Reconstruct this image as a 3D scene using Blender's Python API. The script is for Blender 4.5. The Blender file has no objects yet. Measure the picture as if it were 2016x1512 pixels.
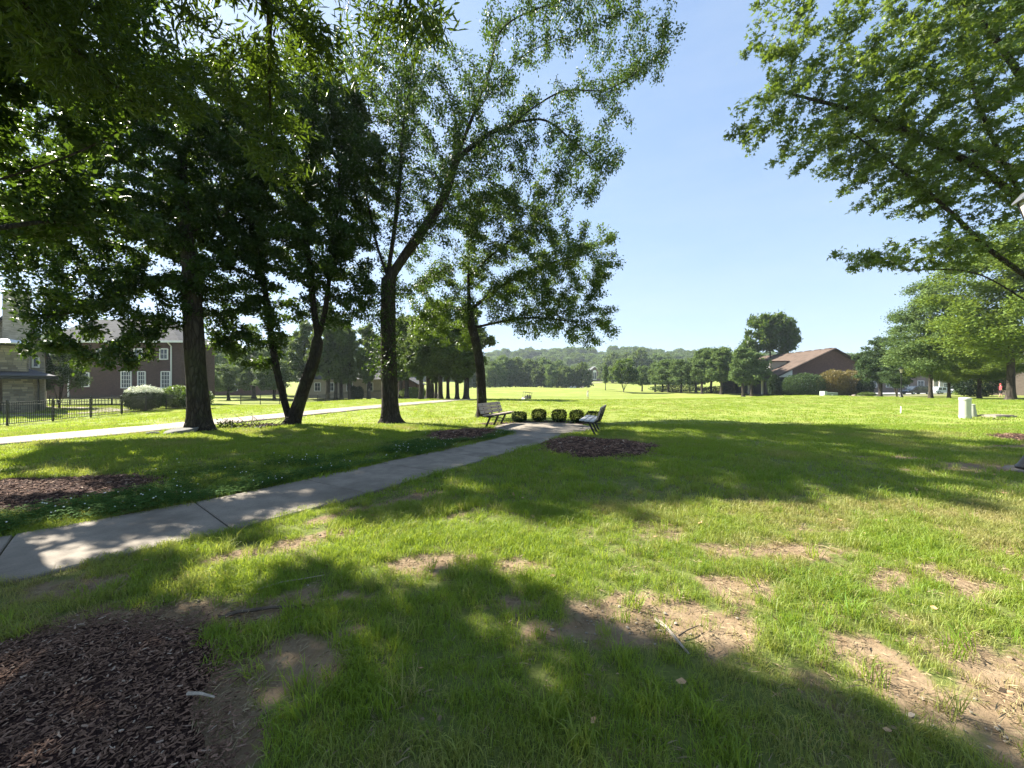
import bpy, bmesh, math, random
import numpy as np
from mathutils import Vector, Matrix, Quaternion

R = math.radians
sc = bpy.context.scene
col = sc.collection

# ------------------------------------------------------------------ camera
cam_d = bpy.data.cameras.new('camera')
cam_d.sensor_width = 36.0
cam_d.lens = 13.52
cam_d.clip_start = 0.05
cam_d.clip_end = 4000
cam = bpy.data.objects.new('camera', cam_d)
cam.location = (0, 0, 1.6)
cam.rotation_euler = (R(90), 0, 0)
col.objects.link(cam)
sc.camera = cam

# ------------------------------------------------------------------ sky, sun, exposure
SUN_AZ = (-0.85, 0.53)          # horizontal direction towards the sun
SUN_EL = R(40)
az = math.atan2(SUN_AZ[0], SUN_AZ[1])
world = bpy.data.worlds.new('World')
sc.world = world
world.use_nodes = True
wn = world.node_tree.nodes
wl = world.node_tree.links
bg = wn['Background']
sky = wn.new('ShaderNodeTexSky')
sky.sky_type = 'NISHITA'
sky.sun_disc = False
sky.sun_elevation = SUN_EL
sky.sun_rotation = az
sky.altitude = 150
sky.air_density = 1.0
sky.dust_density = 0.7
sky.ozone_density = 2.2
# thin high cloud, faint wisps in the blue
tc = wn.new('ShaderNodeTexCoord')
mp = wn.new('ShaderNodeMapping')
mp.inputs['Scale'].default_value = (1.1, 1.6, 5.5)
mp.inputs['Rotation'].default_value = (0.15, 0.35, 0.6)
wl.new(tc.outputs['Generated'], mp.inputs['Vector'])
nz = wn.new('ShaderNodeTexNoise')
nz.inputs['Scale'].default_value = 1.5
nz.inputs['Detail'].default_value = 5
nz.inputs['Roughness'].default_value = 0.55
wl.new(mp.outputs['Vector'], nz.inputs['Vector'])
cr = wn.new('ShaderNodeMapRange')
cr.inputs['From Min'].default_value = 0.46
cr.inputs['From Max'].default_value = 0.78
cr.inputs['To Min'].default_value = 0.0
cr.inputs['To Max'].default_value = 0.2
wl.new(nz.outputs['Fac'], cr.inputs['Value'])
mx = wn.new('ShaderNodeMix')
mx.data_type = 'RGBA'
wl.new(cr.outputs['Result'], mx.inputs['Factor'])
gm = wn.new('ShaderNodeGamma')
gm.inputs['Gamma'].default_value = 0.95
wl.new(sky.outputs['Color'], gm.inputs['Color'])
# soft shoulder: the humid horizon is pale blue, not blank white
dn_ = wn.new('ShaderNodeVectorMath'); dn_.operation = 'MULTIPLY_ADD'
dn_.inputs[1].default_value = (0.55, 0.42, 0.30); dn_.inputs[2].default_value = (1, 1, 1)
wl.new(gm.outputs['Color'], dn_.inputs[0])
dv_ = wn.new('ShaderNodeVectorMath'); dv_.operation = 'DIVIDE'
wl.new(gm.outputs['Color'], dv_.inputs[0]); wl.new(dn_.outputs['Vector'], dv_.inputs[1])
wl.new(dv_.outputs['Vector'], mx.inputs[6])
mx.inputs[7].default_value = (1.5, 1.65, 1.8, 1)
wl.new(mx.outputs[2], bg.inputs['Color'])
bg.inputs['Strength'].default_value = 0.15

sun_d = bpy.data.lights.new('sun', 'SUN')
sun_d.energy = 5.0
sun_d.angle = R(0.55)
sun_d.color = (1.0, 0.94, 0.83)
sun = bpy.data.objects.new('sun', sun_d)
dv = Vector((SUN_AZ[0] * math.cos(SUN_EL), SUN_AZ[1] * math.cos(SUN_EL), math.sin(SUN_EL))).normalized()
sun.rotation_euler = dv.to_track_quat('Z', 'Y').to_euler()
sun.location = (-60, 40, 60)
col.objects.link(sun)

vs = sc.view_settings
vs.view_transform = 'Standard'
vs.look = 'None'
vs.exposure = 2.03
vs.gamma = 1
vs.use_curve_mapping = False
sc.cycles.max_bounces = 8
sc.cycles.transmission_bounces = 6
sc.cycles.transparent_max_bounces = 8
sc.cycles.volume_bounces = 0
sc.cycles.use_denoising = True
sc.cycles.denoising_prefilter = 'ACCURATE'

# ------------------------------------------------------------------ helpers
rng = np.random.default_rng(7)
random.seed(7)

def tag(o, label=None, cat=None, group=None, kind=None):
    if label: o['label'] = label
    if cat: o['category'] = cat
    if group: o['group'] = group
    if kind: o['kind'] = kind
    return o

def thing(name, label, cat, loc=(0, 0, 0), rotz=0.0, group=None):
    o = bpy.data.objects.new(name, None)
    o.empty_display_size = 0.2
    col.objects.link(o)
    o.location = loc
    o.rotation_euler = (0, 0, rotz)
    return tag(o, label, cat, group)

def obj(name, me, parent=None, m=None):
    if m is not None and not me.materials:
        me.materials.append(m)
    o = bpy.data.objects.new(name, me)
    col.objects.link(o)
    if parent is not None:
        o.parent = parent
    return o

def np_mesh(name, V, F, smooth=False, attrs=None, mat_idx=None):
    """V (n,3), F (m,k) array of polygons with k corners each."""
    me = bpy.data.meshes.new(name)
    V = np.asarray(V, dtype=np.float32)
    F = np.asarray(F, dtype=np.int32)
    me.vertices.add(len(V))
    me.vertices.foreach_set('co', V.ravel())
    k = F.shape[1]
    me.loops.add(F.size)
    me.loops.foreach_set('vertex_index', F.ravel())
    me.polygons.add(len(F))
    me.polygons.foreach_set('loop_start', np.arange(0, F.size, k, dtype=np.int32))
    me.polygons.foreach_set('loop_total', np.full(len(F), k, dtype=np.int32))
    if smooth:
        me.polygons.foreach_set('use_smooth', np.ones(len(F), dtype=bool))
    if attrs:
        for an, av in attrs.items():
            a = me.attributes.new(an, 'FLOAT', 'POINT')
            a.data.foreach_set('value', np.asarray(av, dtype=np.float32))
    me.update(calc_edges=True)
    return me

class MB:
    """collects boxes, bars, tubes and prisms into one mesh"""
    def __init__(s):
        s.v = []; s.f = []
    def add(s, vs_, fs):
        n = len(s.v)
        s.v += [tuple(p) for p in vs_]
        s.f += [tuple(i + n for i in f) for f in fs]
        return s
    def box(s, c, d, rz=0.0, M=None):
        x, y, z = d[0] / 2, d[1] / 2, d[2] / 2
        ps = [Vector((a * x, b * y, e * z)) for e in (-1, 1) for a, b in ((-1, -1), (1, -1), (1, 1), (-1, 1))]
        if M is not None:
            ps = [M @ p for p in ps]
        elif rz:
            q = Matrix.Rotation(rz, 3, 'Z'); ps = [q @ p for p in ps]
        ps = [p + Vector(c) for p in ps]
        return s.add(ps, [(3, 2, 1, 0), (4, 5, 6, 7), (0, 1, 5, 4), (1, 2, 6, 5), (2, 3, 7, 6), (3, 0, 4, 7)])
    def bar(s, p0, p1, w, h, up=(0, 0, 1)):
        p0 = Vector(p0); p1 = Vector(p1)
        d = (p1 - p0); L = d.length; d.normalize()
        side = d.cross(Vector(up))
        if side.length < 1e-4: side = d.cross(Vector((0, 1, 0)))
        side.normalize(); u = side.cross(d)
        ps = []
        for q in (p0, p1):
            for a, b in ((-1, -1), (1, -1), (1, 1), (-1, 1)):
                ps.append(q + side * a * w / 2 + u * b * h / 2)
        return s.add(ps, [(3, 2, 1, 0), (4, 5, 6, 7), (0, 1, 5, 4), (1, 2, 6, 5), (2, 3, 7, 6), (3, 0, 4, 7)])
    def tube(s, pts, rads, n=8, cap=True):
        pts = [Vector(p) for p in pts]
        N = len(pts)
        if not hasattr(rads, '__len__'): rads = [rads] * N
        base = len(s.v)
        ref = None
        for i, p in enumerate(pts):
            d = pts[min(i + 1, N - 1)] - pts[max(i - 1, 0)]
            d.normalize()
            if ref is None:
                ref = Vector((1, 0, 0)) if abs(d.x) < 0.8 else Vector((0, 1, 0))
            a = (ref - d * ref.dot(d)).normalized(); b = d.cross(a); ref = a
            for k in range(n):
                t = 2 * math.pi * k / n
                s.v.append(tuple(p + (a * math.cos(t) + b * math.sin(t)) * rads[i]))
        for i in range(N - 1):
            for k in range(n):
                k2 = (k + 1) % n
                s.f.append((base + i * n + k, base + i * n + k2, base + (i + 1) * n + k2, base + (i + 1) * n + k))
        if cap:
            s.f.append(tuple(base + k for k in reversed(range(n))))
            s.f.append(tuple(base + (N - 1) * n + k for k in range(n)))
        return s
    def prism(s, poly, z0, z1):
        n = len(poly)
        ps = [(x, y, z0) for x, y in poly] + [(x, y, z1) for x, y in poly]
        fs = [tuple(reversed(range(n))), tuple(range(n, 2 * n))]
        fs += [(i, (i + 1) % n, n + (i + 1) % n, n + i) for i in range(n)]
        return s.add(ps, fs)
    def extr_y(s, poly_xz, y0, y1):
        n = len(poly_xz)
        ps = [(x, y0, z) for x, z in poly_xz] + [(x, y1, z) for x, z in poly_xz]
        fs = [tuple(range(n)), tuple(reversed(range(n, 2 * n)))]
        fs += [(i, n + i, n + (i + 1) % n, (i + 1) % n) for i in range(n)]
        return s.add(ps, fs)
    def lathe(s, prof, n=16, c=(0, 0, 0)):
        base = len(s.v)
        for r, z in prof:
            for k in range(n):
                t = 2 * math.pi * k / n
                s.v.append((c[0] + r * math.cos(t), c[1] + r * math.sin(t), c[2] + z))
        for i in range(len(prof) - 1):
            for k in range(n):
                k2 = (k + 1) % n
                s.f.append((base + i * n + k, base + i * n + k2, base + (i + 1) * n + k2, base + (i + 1) * n + k))
        s.f.append(tuple(base + k for k in reversed(range(n))))
        m = base + (len(prof) - 1) * n
        s.f.append(tuple(m + k for k in range(n)))
        return s
    def mesh(s, name, smooth=False):
        me = bpy.data.meshes.new(name)
        me.from_pydata(s.v, [], s.f)
        if smooth:
            me.polygons.foreach_set('use_smooth', [True] * len(me.polygons))
            try: me.set_sharp_from_angle(angle=R(40))
            except Exception: pass
        me.update()
        return me
    def build(s, name, m, parent=None, smooth=False):
        return obj(name, s.mesh(name, smooth), parent, m)

def copy_tree(o, parent=None):
    c = o.copy(); col.objects.link(c); c.parent = parent
    for ch in list(o.children):
        copy_tree(ch, c)
    return c

def S(a, b, x):
    t = np.clip((np.asarray(x, dtype=float) - a) / (b - a), 0, 1)
    return t * t * (3 - 2 * t)

def vnoise(x, y, seed=0):
    x = np.asarray(x, dtype=float); y = np.asarray(y, dtype=float)
    xi = np.floor(x); yi = np.floor(y); xf = x - xi; yf = y - yi
    def h(a, b):
        t = np.sin(a * 127.1 + b * 311.7 + seed * 74.7) * 43758.5453
        return t - np.floor(t)
    u = xf * xf * (3 - 2 * xf); v = yf * yf * (3 - 2 * yf)
    return (h(xi, yi) * (1 - u) + h(xi + 1, yi) * u) * (1 - v) + (h(xi, yi + 1) * (1 - u) + h(xi + 1, yi + 1) * u) * v

def fbm(x, y, seed=0, o=4):
    t = 0; a = 0.5; s_ = 0
    for k in range(o):
        t = t + a * vnoise(x * 2 ** k, y * 2 ** k, seed + k * 13); s_ += a; a *= 0.55
    return t / s_

# ------------------------------------------------------------------ materials
class M:
    """small node-material builder"""
    def __init__(s, name):
        s.m = bpy.data.materials.new(name); s.m.use_nodes = True
        s.t = s.m.node_tree; s.n = s.t.nodes; s.l = s.t.links
        s.b = s.n['Principled BSDF']; s.o = s.n['Material Output']
        s.b.inputs['Roughness'].default_value = 0.8
        s.b.inputs['Specular IOR Level'].default_value = 0.25
    def node(s, t, **kw):
        q = s.n.new(t)
        for k, v in kw.items(): setattr(q, k, v)
        return q
    def link(s, a, b): s.l.new(a, b)
    def noise(s, scale, detail=4, rough=0.55, vec=None, dim=None):
        q = s.node('ShaderNodeTexNoise')
        q.inputs['Scale'].default_value = scale; q.inputs['Detail'].default_value = detail
        q.inputs['Roughness'].default_value = rough
        s.link(vec if vec is not None else s.pos(), q.inputs['Vector'])
        return q.outputs['Fac']
    def pos(s):
        if not hasattr(s, '_p'): s._p = s.node('ShaderNodeNewGeometry').outputs['Position']
        return s._p
    def objc(s):
        if not hasattr(s, '_o'): s._o = s.node('ShaderNodeTexCoord').outputs['Object']
        return s._o
    def mapv(s, vec, scale=(1, 1, 1), rot=(0, 0, 0)):
        q = s.node('ShaderNodeMapping'); s.link(vec, q.inputs['Vector'])
        q.inputs['Scale'].default_value = scale; q.inputs['Rotation'].default_value = rot
        return q.outputs['Vector']
    def rangev(s, v, a, b, c=0.0, d=1.0):
        q = s.node('ShaderNodeMapRange'); s.link(v, q.inputs['Value'])
        for n_, x in zip(('From Min', 'From Max', 'To Min', 'To Max'), (a, b, c, d)): q.inputs[n_].default_value = x
        return q.outputs['Result']
    def mix(s, f, a, b):
        q = s.node('ShaderNodeMix', data_type='RGBA')
        for sock, v in ((q.inputs['Factor'], f), (q.inputs[6], a), (q.inputs[7], b)):
            if isinstance(v, (int, float)): sock.default_value = v
            elif isinstance(v, tuple): sock.default_value = (*v, 1)
            else: s.link(v, sock)
        return q.outputs[2]
    def math(s, op, a, b=0.0):
        q = s.node('ShaderNodeMath', operation=op)
        for sock, v in ((q.inputs[0], a), (q.inputs[1], b)):
            if isinstance(v, (int, float)): sock.default_value = v
            else: s.link(v, sock)
        return q.outputs[0]
    def attr(s, name, kind='GEOMETRY'):
        q = s.node('ShaderNodeAttribute', attribute_name=name); q.attribute_type = kind
        return q.outputs['Fac']
    def rnd(s): return s.node('ShaderNodeObjectInfo').outputs['Random']
    def bump(s, h, strength=0.3, dist=0.02):
        q = s.node('ShaderNodeBump'); q.inputs['Strength'].default_value = strength
        q.inputs['Distance'].default_value = dist
        s.link(h, q.inputs['Height']); s.link(q.outputs['Normal'], s.b.inputs['Normal'])
    def color(s, c):
        if isinstance(c, tuple): s.b.inputs['Base Color'].default_value = (*c, 1)
        else: s.link(c, s.b.inputs['Base Color'])
        return s
    def rough(s, r, spec=None):
        if isinstance(r, (int, float)): s.b.inputs['Roughness'].default_value = r
        else: s.link(r, s.b.inputs['Roughness'])
        if spec is not None: s.b.inputs['Specular IOR Level'].default_value = spec
        return s
    def translucent(s, c, f):
        t = s.node('ShaderNodeBsdfTranslucent')
        if isinstance(c, tuple): t.inputs['Color'].default_value = (*c, 1)
        else: s.link(c, t.inputs['Color'])
        mx_ = s.node('ShaderNodeMixShader'); mx_.inputs[0].default_value = f
        s.link(s.b.outputs[0], mx_.inputs[1]); s.link(t.outputs[0], mx_.inputs[2])
        s.link(mx_.outputs[0], s.o.inputs['Surface'])
        return s

def plain(name, c, rough=0.7, spec=0.25, var=0.15, scale=6.0, metal=0.0):
    q = M(name)
    n = q.noise(scale, 5, vec=q.objc())
    dk = tuple(x * (1 - var) for x in c); lt = tuple(min(1, x * (1 + var)) for x in c)
    q.color(q.mix(q.rangev(n, 0.3, 0.7), dk, lt)).rough(rough, spec)
    q.b.inputs['Metallic'].default_value = metal
    return q.m

def leaf_mat(name, dark, light, trans, tf=0.4, rough=0.45, spec=0.3):
    q = M(name)
    a = q.attr('rnd')
    n = q.noise(0.55, 2)
    f = q.math('ADD', q.math('MULTIPLY', a, 0.65), q.rangev(n, 0.3, 0.7, 0.0, 0.35))
    c = q.mix(f, dark, light)
    q.color(c).rough(rough, spec)
    t = q.mix(a, tuple(x * 0.75 for x in trans), trans)
    q.translucent(t, tf)
    return q.m

def bark_mat(name, c0, c1, moss=0.0, sc_=9.0):
    q = M(name)
    v = q.mapv(q.objc(), (1, 1, 0.22))
    n1 = q.noise(sc_, 6, 0.65, v)
    w = q.node('ShaderNodeTexVoronoi'); w.feature = 'DISTANCE_TO_EDGE'
    w.inputs['Scale'].default_value = sc_ * 1.5
    ns = q.node('ShaderNodeTexNoise'); ns.inputs['Scale'].default_value = 4.0; q.link(v, ns.inputs['Vector'])
    vm = q.node('ShaderNodeMix', data_type='VECTOR'); vm.inputs['Factor'].default_value = 0.18
    q.link(v, vm.inputs[4]); q.link(ns.outputs['Color'], vm.inputs[5]); q.link(vm.outputs[1], w.inputs['Vector'])
    cr_ = q.rangev(w.outputs['Distance'], 0.0, 0.16)
    c = q.mix(q.rangev(n1, 0.3, 0.7), c0, c1)
    c = q.mix(q.math('MULTIPLY', q.math('SUBTRACT', 1.0, cr_), 0.6), c, tuple(x * 0.35 for x in c0))
    if moss > 0:
        c = q.mix(q.rangev(q.noise(1.3, 4), 0.5, 0.75, 0, moss), c, (0.07, 0.09, 0.03))
    q.color(c).rough(0.95, 0.15)
    q.bump(q.math('ADD', cr_, n1), 0.9, 0.03)
    return q.m

# grass: fresh green to straw by instance tint, patches by place
def grass_mat(name, far=False):
    q = M(name)
    tint = q.attr('tint', 'INSTANCER')
    b = q.attr('rnd')
    n = q.noise(0.5, 3)
    g = q.mix(q.rangev(n, 0.32, 0.68), (0.066, 0.172, 0.015), (0.175, 0.262, 0.025))
    g = q.mix(q.math('MULTIPLY', b, 0.6), g, (0.265, 0.32, 0.04))
    c = q.mix(tint, g, (0.36, 0.30, 0.13))
    q.color(c).rough(0.5, 0.28)
    t = q.mix(tint, (0.38, 0.48, 0.04), (0.44, 0.35, 0.13))
    q.translucent(t, 0.36)
    return q.m

MAT = {}
MAT['grass'] = grass_mat('grass_blades')
# ground
q = M('lawn_ground')
soil = q.attr('soil')
n_big = q.noise(0.22, 4)
n_mid = q.noise(1.7, 5)
n_fine = q.noise(24.0, 6, 0.65)
stripe = q.noise(0.16, 3, vec=q.mapv(q.pos(), (0.35, 1.6, 1), (0, 0, 0.35)))
g1 = q.mix(q.rangev(n_mid, 0.3, 0.7), (0.145, 0.195, 0.035), (0.215, 0.255, 0.05))
g2 = q.mix(q.rangev(stripe, 0.38, 0.6), g1, (0.27, 0.29, 0.07))
mow = q.node('ShaderNodeTexWave'); mow.inputs['Scale'].default_value = 0.09; mow.inputs['Distortion'].default_value = 2.5; mow.inputs['Detail'].default_value = 2; q.link(q.mapv(q.pos(), (1, 1, 1), (0, 0, 1.15)), mow.inputs['Vector'])
g2 = q.mix(q.rangev(mow.outputs['Fac'], 0.35, 0.65, 0.0, 0.3), g2, (0.15, 0.205, 0.035))
g3 = q.mix(q.rangev(n_big, 0.42, 0.72, 0, 0.55), g2, (0.29, 0.285, 0.095))
g4 = q.mix(q.rangev(n_fine, 0.3, 0.75, 0.0, 0.6), g3, (0.10, 0.14, 0.02))
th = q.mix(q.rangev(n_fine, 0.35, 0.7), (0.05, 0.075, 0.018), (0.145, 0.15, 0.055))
so = q.mix(q.rangev(q.noise(5.0, 6, 0.6), 0.3, 0.7), (0.165, 0.115, 0.068), (0.27, 0.2, 0.125))
so = q.mix(q.rangev(n_fine, 0.55, 0.8, 0, 0.7), so, (0.17, 0.12, 0.07))
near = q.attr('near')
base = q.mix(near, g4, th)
sfac = q.rangev(q.math('ADD', soil, q.math('MULTIPLY', q.math('SUBTRACT', q.noise(11.0, 6, 0.65), 0.5), 1.3)), 0.3, 0.75)
q.color(q.mix(sfac, base, so)).rough(0.95, 0.1)
q.bump(q.math('ADD', n_fine, q.math('MULTIPLY', n_mid, 1.5)), 0.55, 0.03)
MAT['lawn'] = q.m
# concrete
def concrete(name, c0, c1, sc_=3.0):
    q = M(name)
    a = q.noise(sc_, 6, 0.6); b = q.noise(60.0, 4, 0.6); st = q.noise(0.9, 4, 0.6, q.mapv(q.pos(), (1, 1, 1), (0, 0, 0.5)))
    c = q.mix(q.rangev(a, 0.3, 0.7), c0, c1)
    c = q.mix(q.rangev(b, 0.45, 0.75, 0, 0.45), c, tuple(x * 0.55 for x in c0))
    c = q.mix(q.rangev(st, 0.48, 0.66, 0, 0.65), c, tuple(x * 0.6 for x in c0))
    q.color(c).rough(0.9, 0.2)
    q.bump(q.math('ADD', b, a), 0.35, 0.006)
    return q.m
MAT['concrete'] = concrete('weathered_concrete', (0.20, 0.172, 0.138), (0.31, 0.27, 0.22))
MAT['path'] = concrete('cart_path_concrete', (0.25, 0.205, 0.17), (0.33, 0.28, 0.235), 1.2)
MAT['asphalt'] = concrete('parking_asphalt', (0.30, 0.29, 0.28), (0.4, 0.39, 0.37), 1.0)
# mulch
q = M('mulch_bed')
a = q.noise(35, 6, 0.7); b = q.noise(7, 4)
q.color(q.mix(q.rangev(a, 0.35, 0.7), (0.018, 0.011, 0.009), (0.10, 0.055, 0.045))).rough(0.95, 0.1)
q.bump(q.math('ADD', a, b), 1.0, 0.04)
MAT['mulch'] = q.m
q = M('mulch_chip')
t = q.attr('tint', 'INSTANCER')
c = q.mix(q.rangev(t, 0.0, 0.75), (0.05, 0.028, 0.018), (0.24, 0.145, 0.10))
c = q.mix(q.rangev(t, 0.8, 1.0), c, (0.36, 0.28, 0.21))
q.color(c).rough(0.9, 0.15)
MAT['chip'] = q.m
MAT['bark'] = bark_mat('bark_grey_brown', (0.026, 0.021, 0.017), (0.068, 0.056, 0.044), 0.35)
MAT['bark2'] = bark_mat('bark_dark', (0.022, 0.018, 0.014), (0.055, 0.046, 0.037), 0.5, 12)
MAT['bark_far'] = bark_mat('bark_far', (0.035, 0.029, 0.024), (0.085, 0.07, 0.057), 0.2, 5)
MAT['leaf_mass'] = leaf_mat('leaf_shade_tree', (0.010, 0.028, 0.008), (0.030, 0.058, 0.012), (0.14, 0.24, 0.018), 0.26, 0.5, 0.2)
MAT['leaf_maple'] = leaf_mat('leaf_maple', (0.018, 0.050, 0.012), (0.05, 0.09, 0.018), (0.19, 0.29, 0.025), 0.33)
MAT['leaf_willow'] = leaf_mat('leaf_willow_oak', (0.016, 0.038, 0.007), (0.048, 0.078, 0.012), (0.15, 0.23, 0.015), 0.33, 0.4, 0.3)
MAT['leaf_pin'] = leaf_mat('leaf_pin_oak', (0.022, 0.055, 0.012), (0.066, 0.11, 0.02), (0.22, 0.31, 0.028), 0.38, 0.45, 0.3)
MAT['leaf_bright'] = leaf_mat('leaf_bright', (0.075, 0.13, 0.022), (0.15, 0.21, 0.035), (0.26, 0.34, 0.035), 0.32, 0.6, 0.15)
MAT['leaf_mid'] = leaf_mat('leaf_mid', (0.046, 0.085, 0.024), (0.115, 0.155, 0.04), (0.18, 0.25, 0.045), 0.28, 0.6, 0.15)
MAT['leaf_dark'] = leaf_mat('leaf_dark', (0.016, 0.040, 0.018), (0.078, 0.118, 0.046), (0.12, 0.18, 0.04), 0.25, 0.7, 0.08)
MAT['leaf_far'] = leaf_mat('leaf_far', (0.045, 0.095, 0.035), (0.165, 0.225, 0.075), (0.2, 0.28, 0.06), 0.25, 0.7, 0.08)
MAT['leaf_bronze'] = leaf_mat('leaf_bronze', (0.085, 0.085, 0.022), (0.22, 0.16, 0.05), (0.30, 0.24, 0.05), 0.3)
MAT['leaf_box'] = leaf_mat('leaf_boxwood', (0.010, 0.024, 0.007), (0.026, 0.046, 0.011), (0.05, 0.08, 0.012), 0.15, 0.6, 0.1)
MAT['leaf_flower'] = leaf_mat('leaf_flower', (0.55, 0.56, 0.42), (0.75, 0.76, 0.62), (0.6, 0.65, 0.45), 0.2)
MAT['leaf_clover'] = leaf_mat('leaf_clover', (0.045, 0.11, 0.025), (0.09, 0.17, 0.04), (0.16, 0.26, 0.03), 0.25, 0.8, 0.05)
MAT['clover'] = plain('clover_white', (0.75, 0.75, 0.68), 0.9)
MAT['black'] = plain('black_powder_coat', (0.012, 0.012, 0.013), 0.45, 0.4)
MAT['slat_tan'] = plain('bench_slat_tan', (0.42, 0.33, 0.25), 0.6, 0.3, 0.12, 14)
MAT['slat_grey'] = plain('bench_slat_grey', (0.46, 0.46, 0.45), 0.5, 0.4, 0.1, 14)
MAT['white'] = plain('white_trim', (0.75, 0.75, 0.73), 0.55, 0.3, 0.05)
MAT['pedestal'] = plain('pedestal_grey_green', (0.48, 0.50, 0.41), 0.55, 0.35, 0.05, 3)
MAT['glass'] = plain('dark_window_glass', (0.03, 0.04, 0.05), 0.08, 0.6, 0.2)
MAT['rock'] = concrete('grey_stone_slab', (0.10, 0.10, 0.09), (0.19, 0.185, 0.165), 6)
MAT['shingle_grey'] = concrete('shingle_grey', (0.075, 0.075, 0.08), (0.12, 0.118, 0.12), 9)
MAT['shingle_tan'] = concrete('shingle_tan', (0.085, 0.06, 0.046), (0.13, 0.095, 0.073), 9)
MAT['steel_roof'] = plain('pale_metal_cap', (0.62, 0.63, 0.63), 0.4, 0.5, 0.06)
def brick(name, c0, c1, mort, sx=4.2):
    q = M(name)
    t_ = q.node('ShaderNodeTexBrick')
    cx = q.node('ShaderNodeSeparateXYZ'); q.link(q.objc(), cx.inputs[0])
    cb = q.node('ShaderNodeCombineXYZ')
    q.link(q.math('ADD', cx.outputs[0], cx.outputs[1]), cb.inputs[0]); q.link(cx.outputs[2], cb.inputs[1])
    q.link(cb.outputs[0], t_.inputs['Vector'])
    t_.inputs['Scale'].default_value = sx
    t_.inputs['Color1'].default_value = (*c0, 1); t_.inputs['Color2'].default_value = (*c1, 1); t_.inputs['Mortar'].default_value = (*mort, 1)
    t_.inputs['Mortar Size'].default_value = 0.015
    t_.inputs['Row Height'].default_value = 0.3; t_.inputs['Brick Width'].default_value = 0.9
    q.color(q.mix(q.rangev(q.noise(3, 4, vec=q.objc()), 0.4, 0.7, 0, 0.4), t_.outputs['Color'], c0)).rough(0.9, 0.15)
    q.bump(t_.outputs['Fac'], -0.3, 0.01)
    return q.m
MAT['brick_dark'] = brick('brick_plum', (0.062, 0.04, 0.037), (0.095, 0.058, 0.052), (0.12, 0.1, 0.09))
MAT['brick_pale'] = brick('brick_pale', (0.25, 0.22, 0.185), (0.40, 0.36, 0.31), (0.33, 0.3, 0.26))
MAT['brick_red'] = brick('brick_red', (0.095, 0.055, 0.047), (0.14, 0.078, 0.066), (0.16, 0.12, 0.105))
MAT['brick_tan'] = brick('brick_tan', (0.15, 0.115, 0.095), (0.215, 0.17, 0.14), (0.22, 0.19, 0.165))
MAT['stucco'] = plain('beige_stucco', (0.36, 0.31, 0.25), 0.9, 0.1, 0.1, 2)
MAT['grey_wall'] = plain('grey_siding', (0.40, 0.37, 0.34), 0.9, 0.1, 0.1, 2)
def stone_m(name):
    q = M(name)
    r = q.rnd()
    c = q.mix(r, (0.12, 0.10, 0.072), (0.36, 0.31, 0.23))
    c = q.mix(q.rangev(q.noise(9, 5, vec=q.objc()), 0.35, 0.7, 0, 0.5), c, (0.22, 0.20, 0.17))
    q.color(c).rough(0.9, 0.15); q.bump(q.noise(14, 5, vec=q.objc()), 0.5, 0.02)
    return q.m
MAT['stone'] = stone_m('ledge_stone')
MAT['twig'] = plain('dead_twig', (0.12, 0.095, 0.07), 0.9, 0.1, 0.3, 20)
MAT['root'] = plain('bleached_wood', (0.34, 0.29, 0.23), 0.9, 0.1, 0.3, 20)
MAT['pebble'] = plain('pebble', (0.28, 0.24, 0.19), 0.85, 0.2, 0.3, 30)
MAT['dry_leaf'] = plain('dry_leaf', (0.40, 0.26, 0.14), 0.8, 0.2, 0.25, 30)
# ------------------------------------------------------------------ terrain
def H(x, y):
    x = np.asarray(x, dtype=float); y = np.asarray(y, dtype=float)
    z = np.zeros(np.broadcast(x, y).shape)
    left = S(-14, -26, x)
    z = z - 0.5 * left - 0.4 * left * S(35, 50, y)
    z = z - 0.5 * S(45, 75, y) * S(15, 35, x)
    dw = np.exp(-((x - 10) / 30) ** 2)
    z = z - 1.7 * dw * np.exp(-((y - 72) / 16) ** 2) - 0.45 * dw * S(36, 52, y) * (1 - S(88, 108, y))
    z = z + 0.55 * np.exp(-(((x - 2) / 14) ** 2 + ((y - 122) / 12) ** 2)) + 0.5 * np.exp(-(((x - 24) / 9) ** 2 + ((y - 112) / 10) ** 2))
    z = z + 0.45 * np.exp(-(((x - 34) / 13) ** 2 + ((y - 47) / 8) ** 2))
    z = z + 0.22 * (fbm(x / 17 + 3, y / 11 + 5, 3, 3) - 0.5) * 2 * S(22, 45, y)
    rr = np.sqrt(x * x + y * y)
    z = z + 4.0 * S(175, 290, rr) * S(60, 140, y)
    z = z + 31 * S(320, 540, rr + 25 * np.sin(x / 70.0)) * (0.86 + 0.22 * np.sin(x / 95.0 + 0.9))
    z = z + 0.018 * (fbm(x / 1.7, y / 1.7, 9, 3) - 0.5) * 2 * (1 - S(30, 60, rr))
    return z

def h1(x, y): return float(H(np.array([x]), np.array([y]))[0])

# mulch rings: (cx, cy, rx, ry, rot)
BEDS = {
 'front': (-2.55, 1.45, 1.25, 1.08, 0.1),
 'left': (-7.3, 5.55, 1.95, 1.15, 0.05),
 'bench_left': (-1.55, 12.15, 1.05, 1.6, -0.25),
 'bench_right': (2.15, 9.85, 1.4, 1.5, 0.2),
 'oak': (15.6, 10.75, 1.7, 1.5, 0.0),
}
def bed_d(x, y, b):
    cx, cy, rx, ry, rot = BEDS[b]
    dx = x - cx; dy = y - cy
    c, s_ = math.cos(rot), math.sin(rot)
    a = (dx * c + dy * s_) / rx; e = (-dx * s_ + dy * c) / ry
    th_ = np.arctan2(e, a)
    wob = 0.07 * np.sin(3 * th_ + cx) + 0.04 * np.sin(7 * th_ + cy) + 0.025 * np.sin(13 * th_)
    return np.sqrt(a * a + e * e) - wob     # <1 inside
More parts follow.
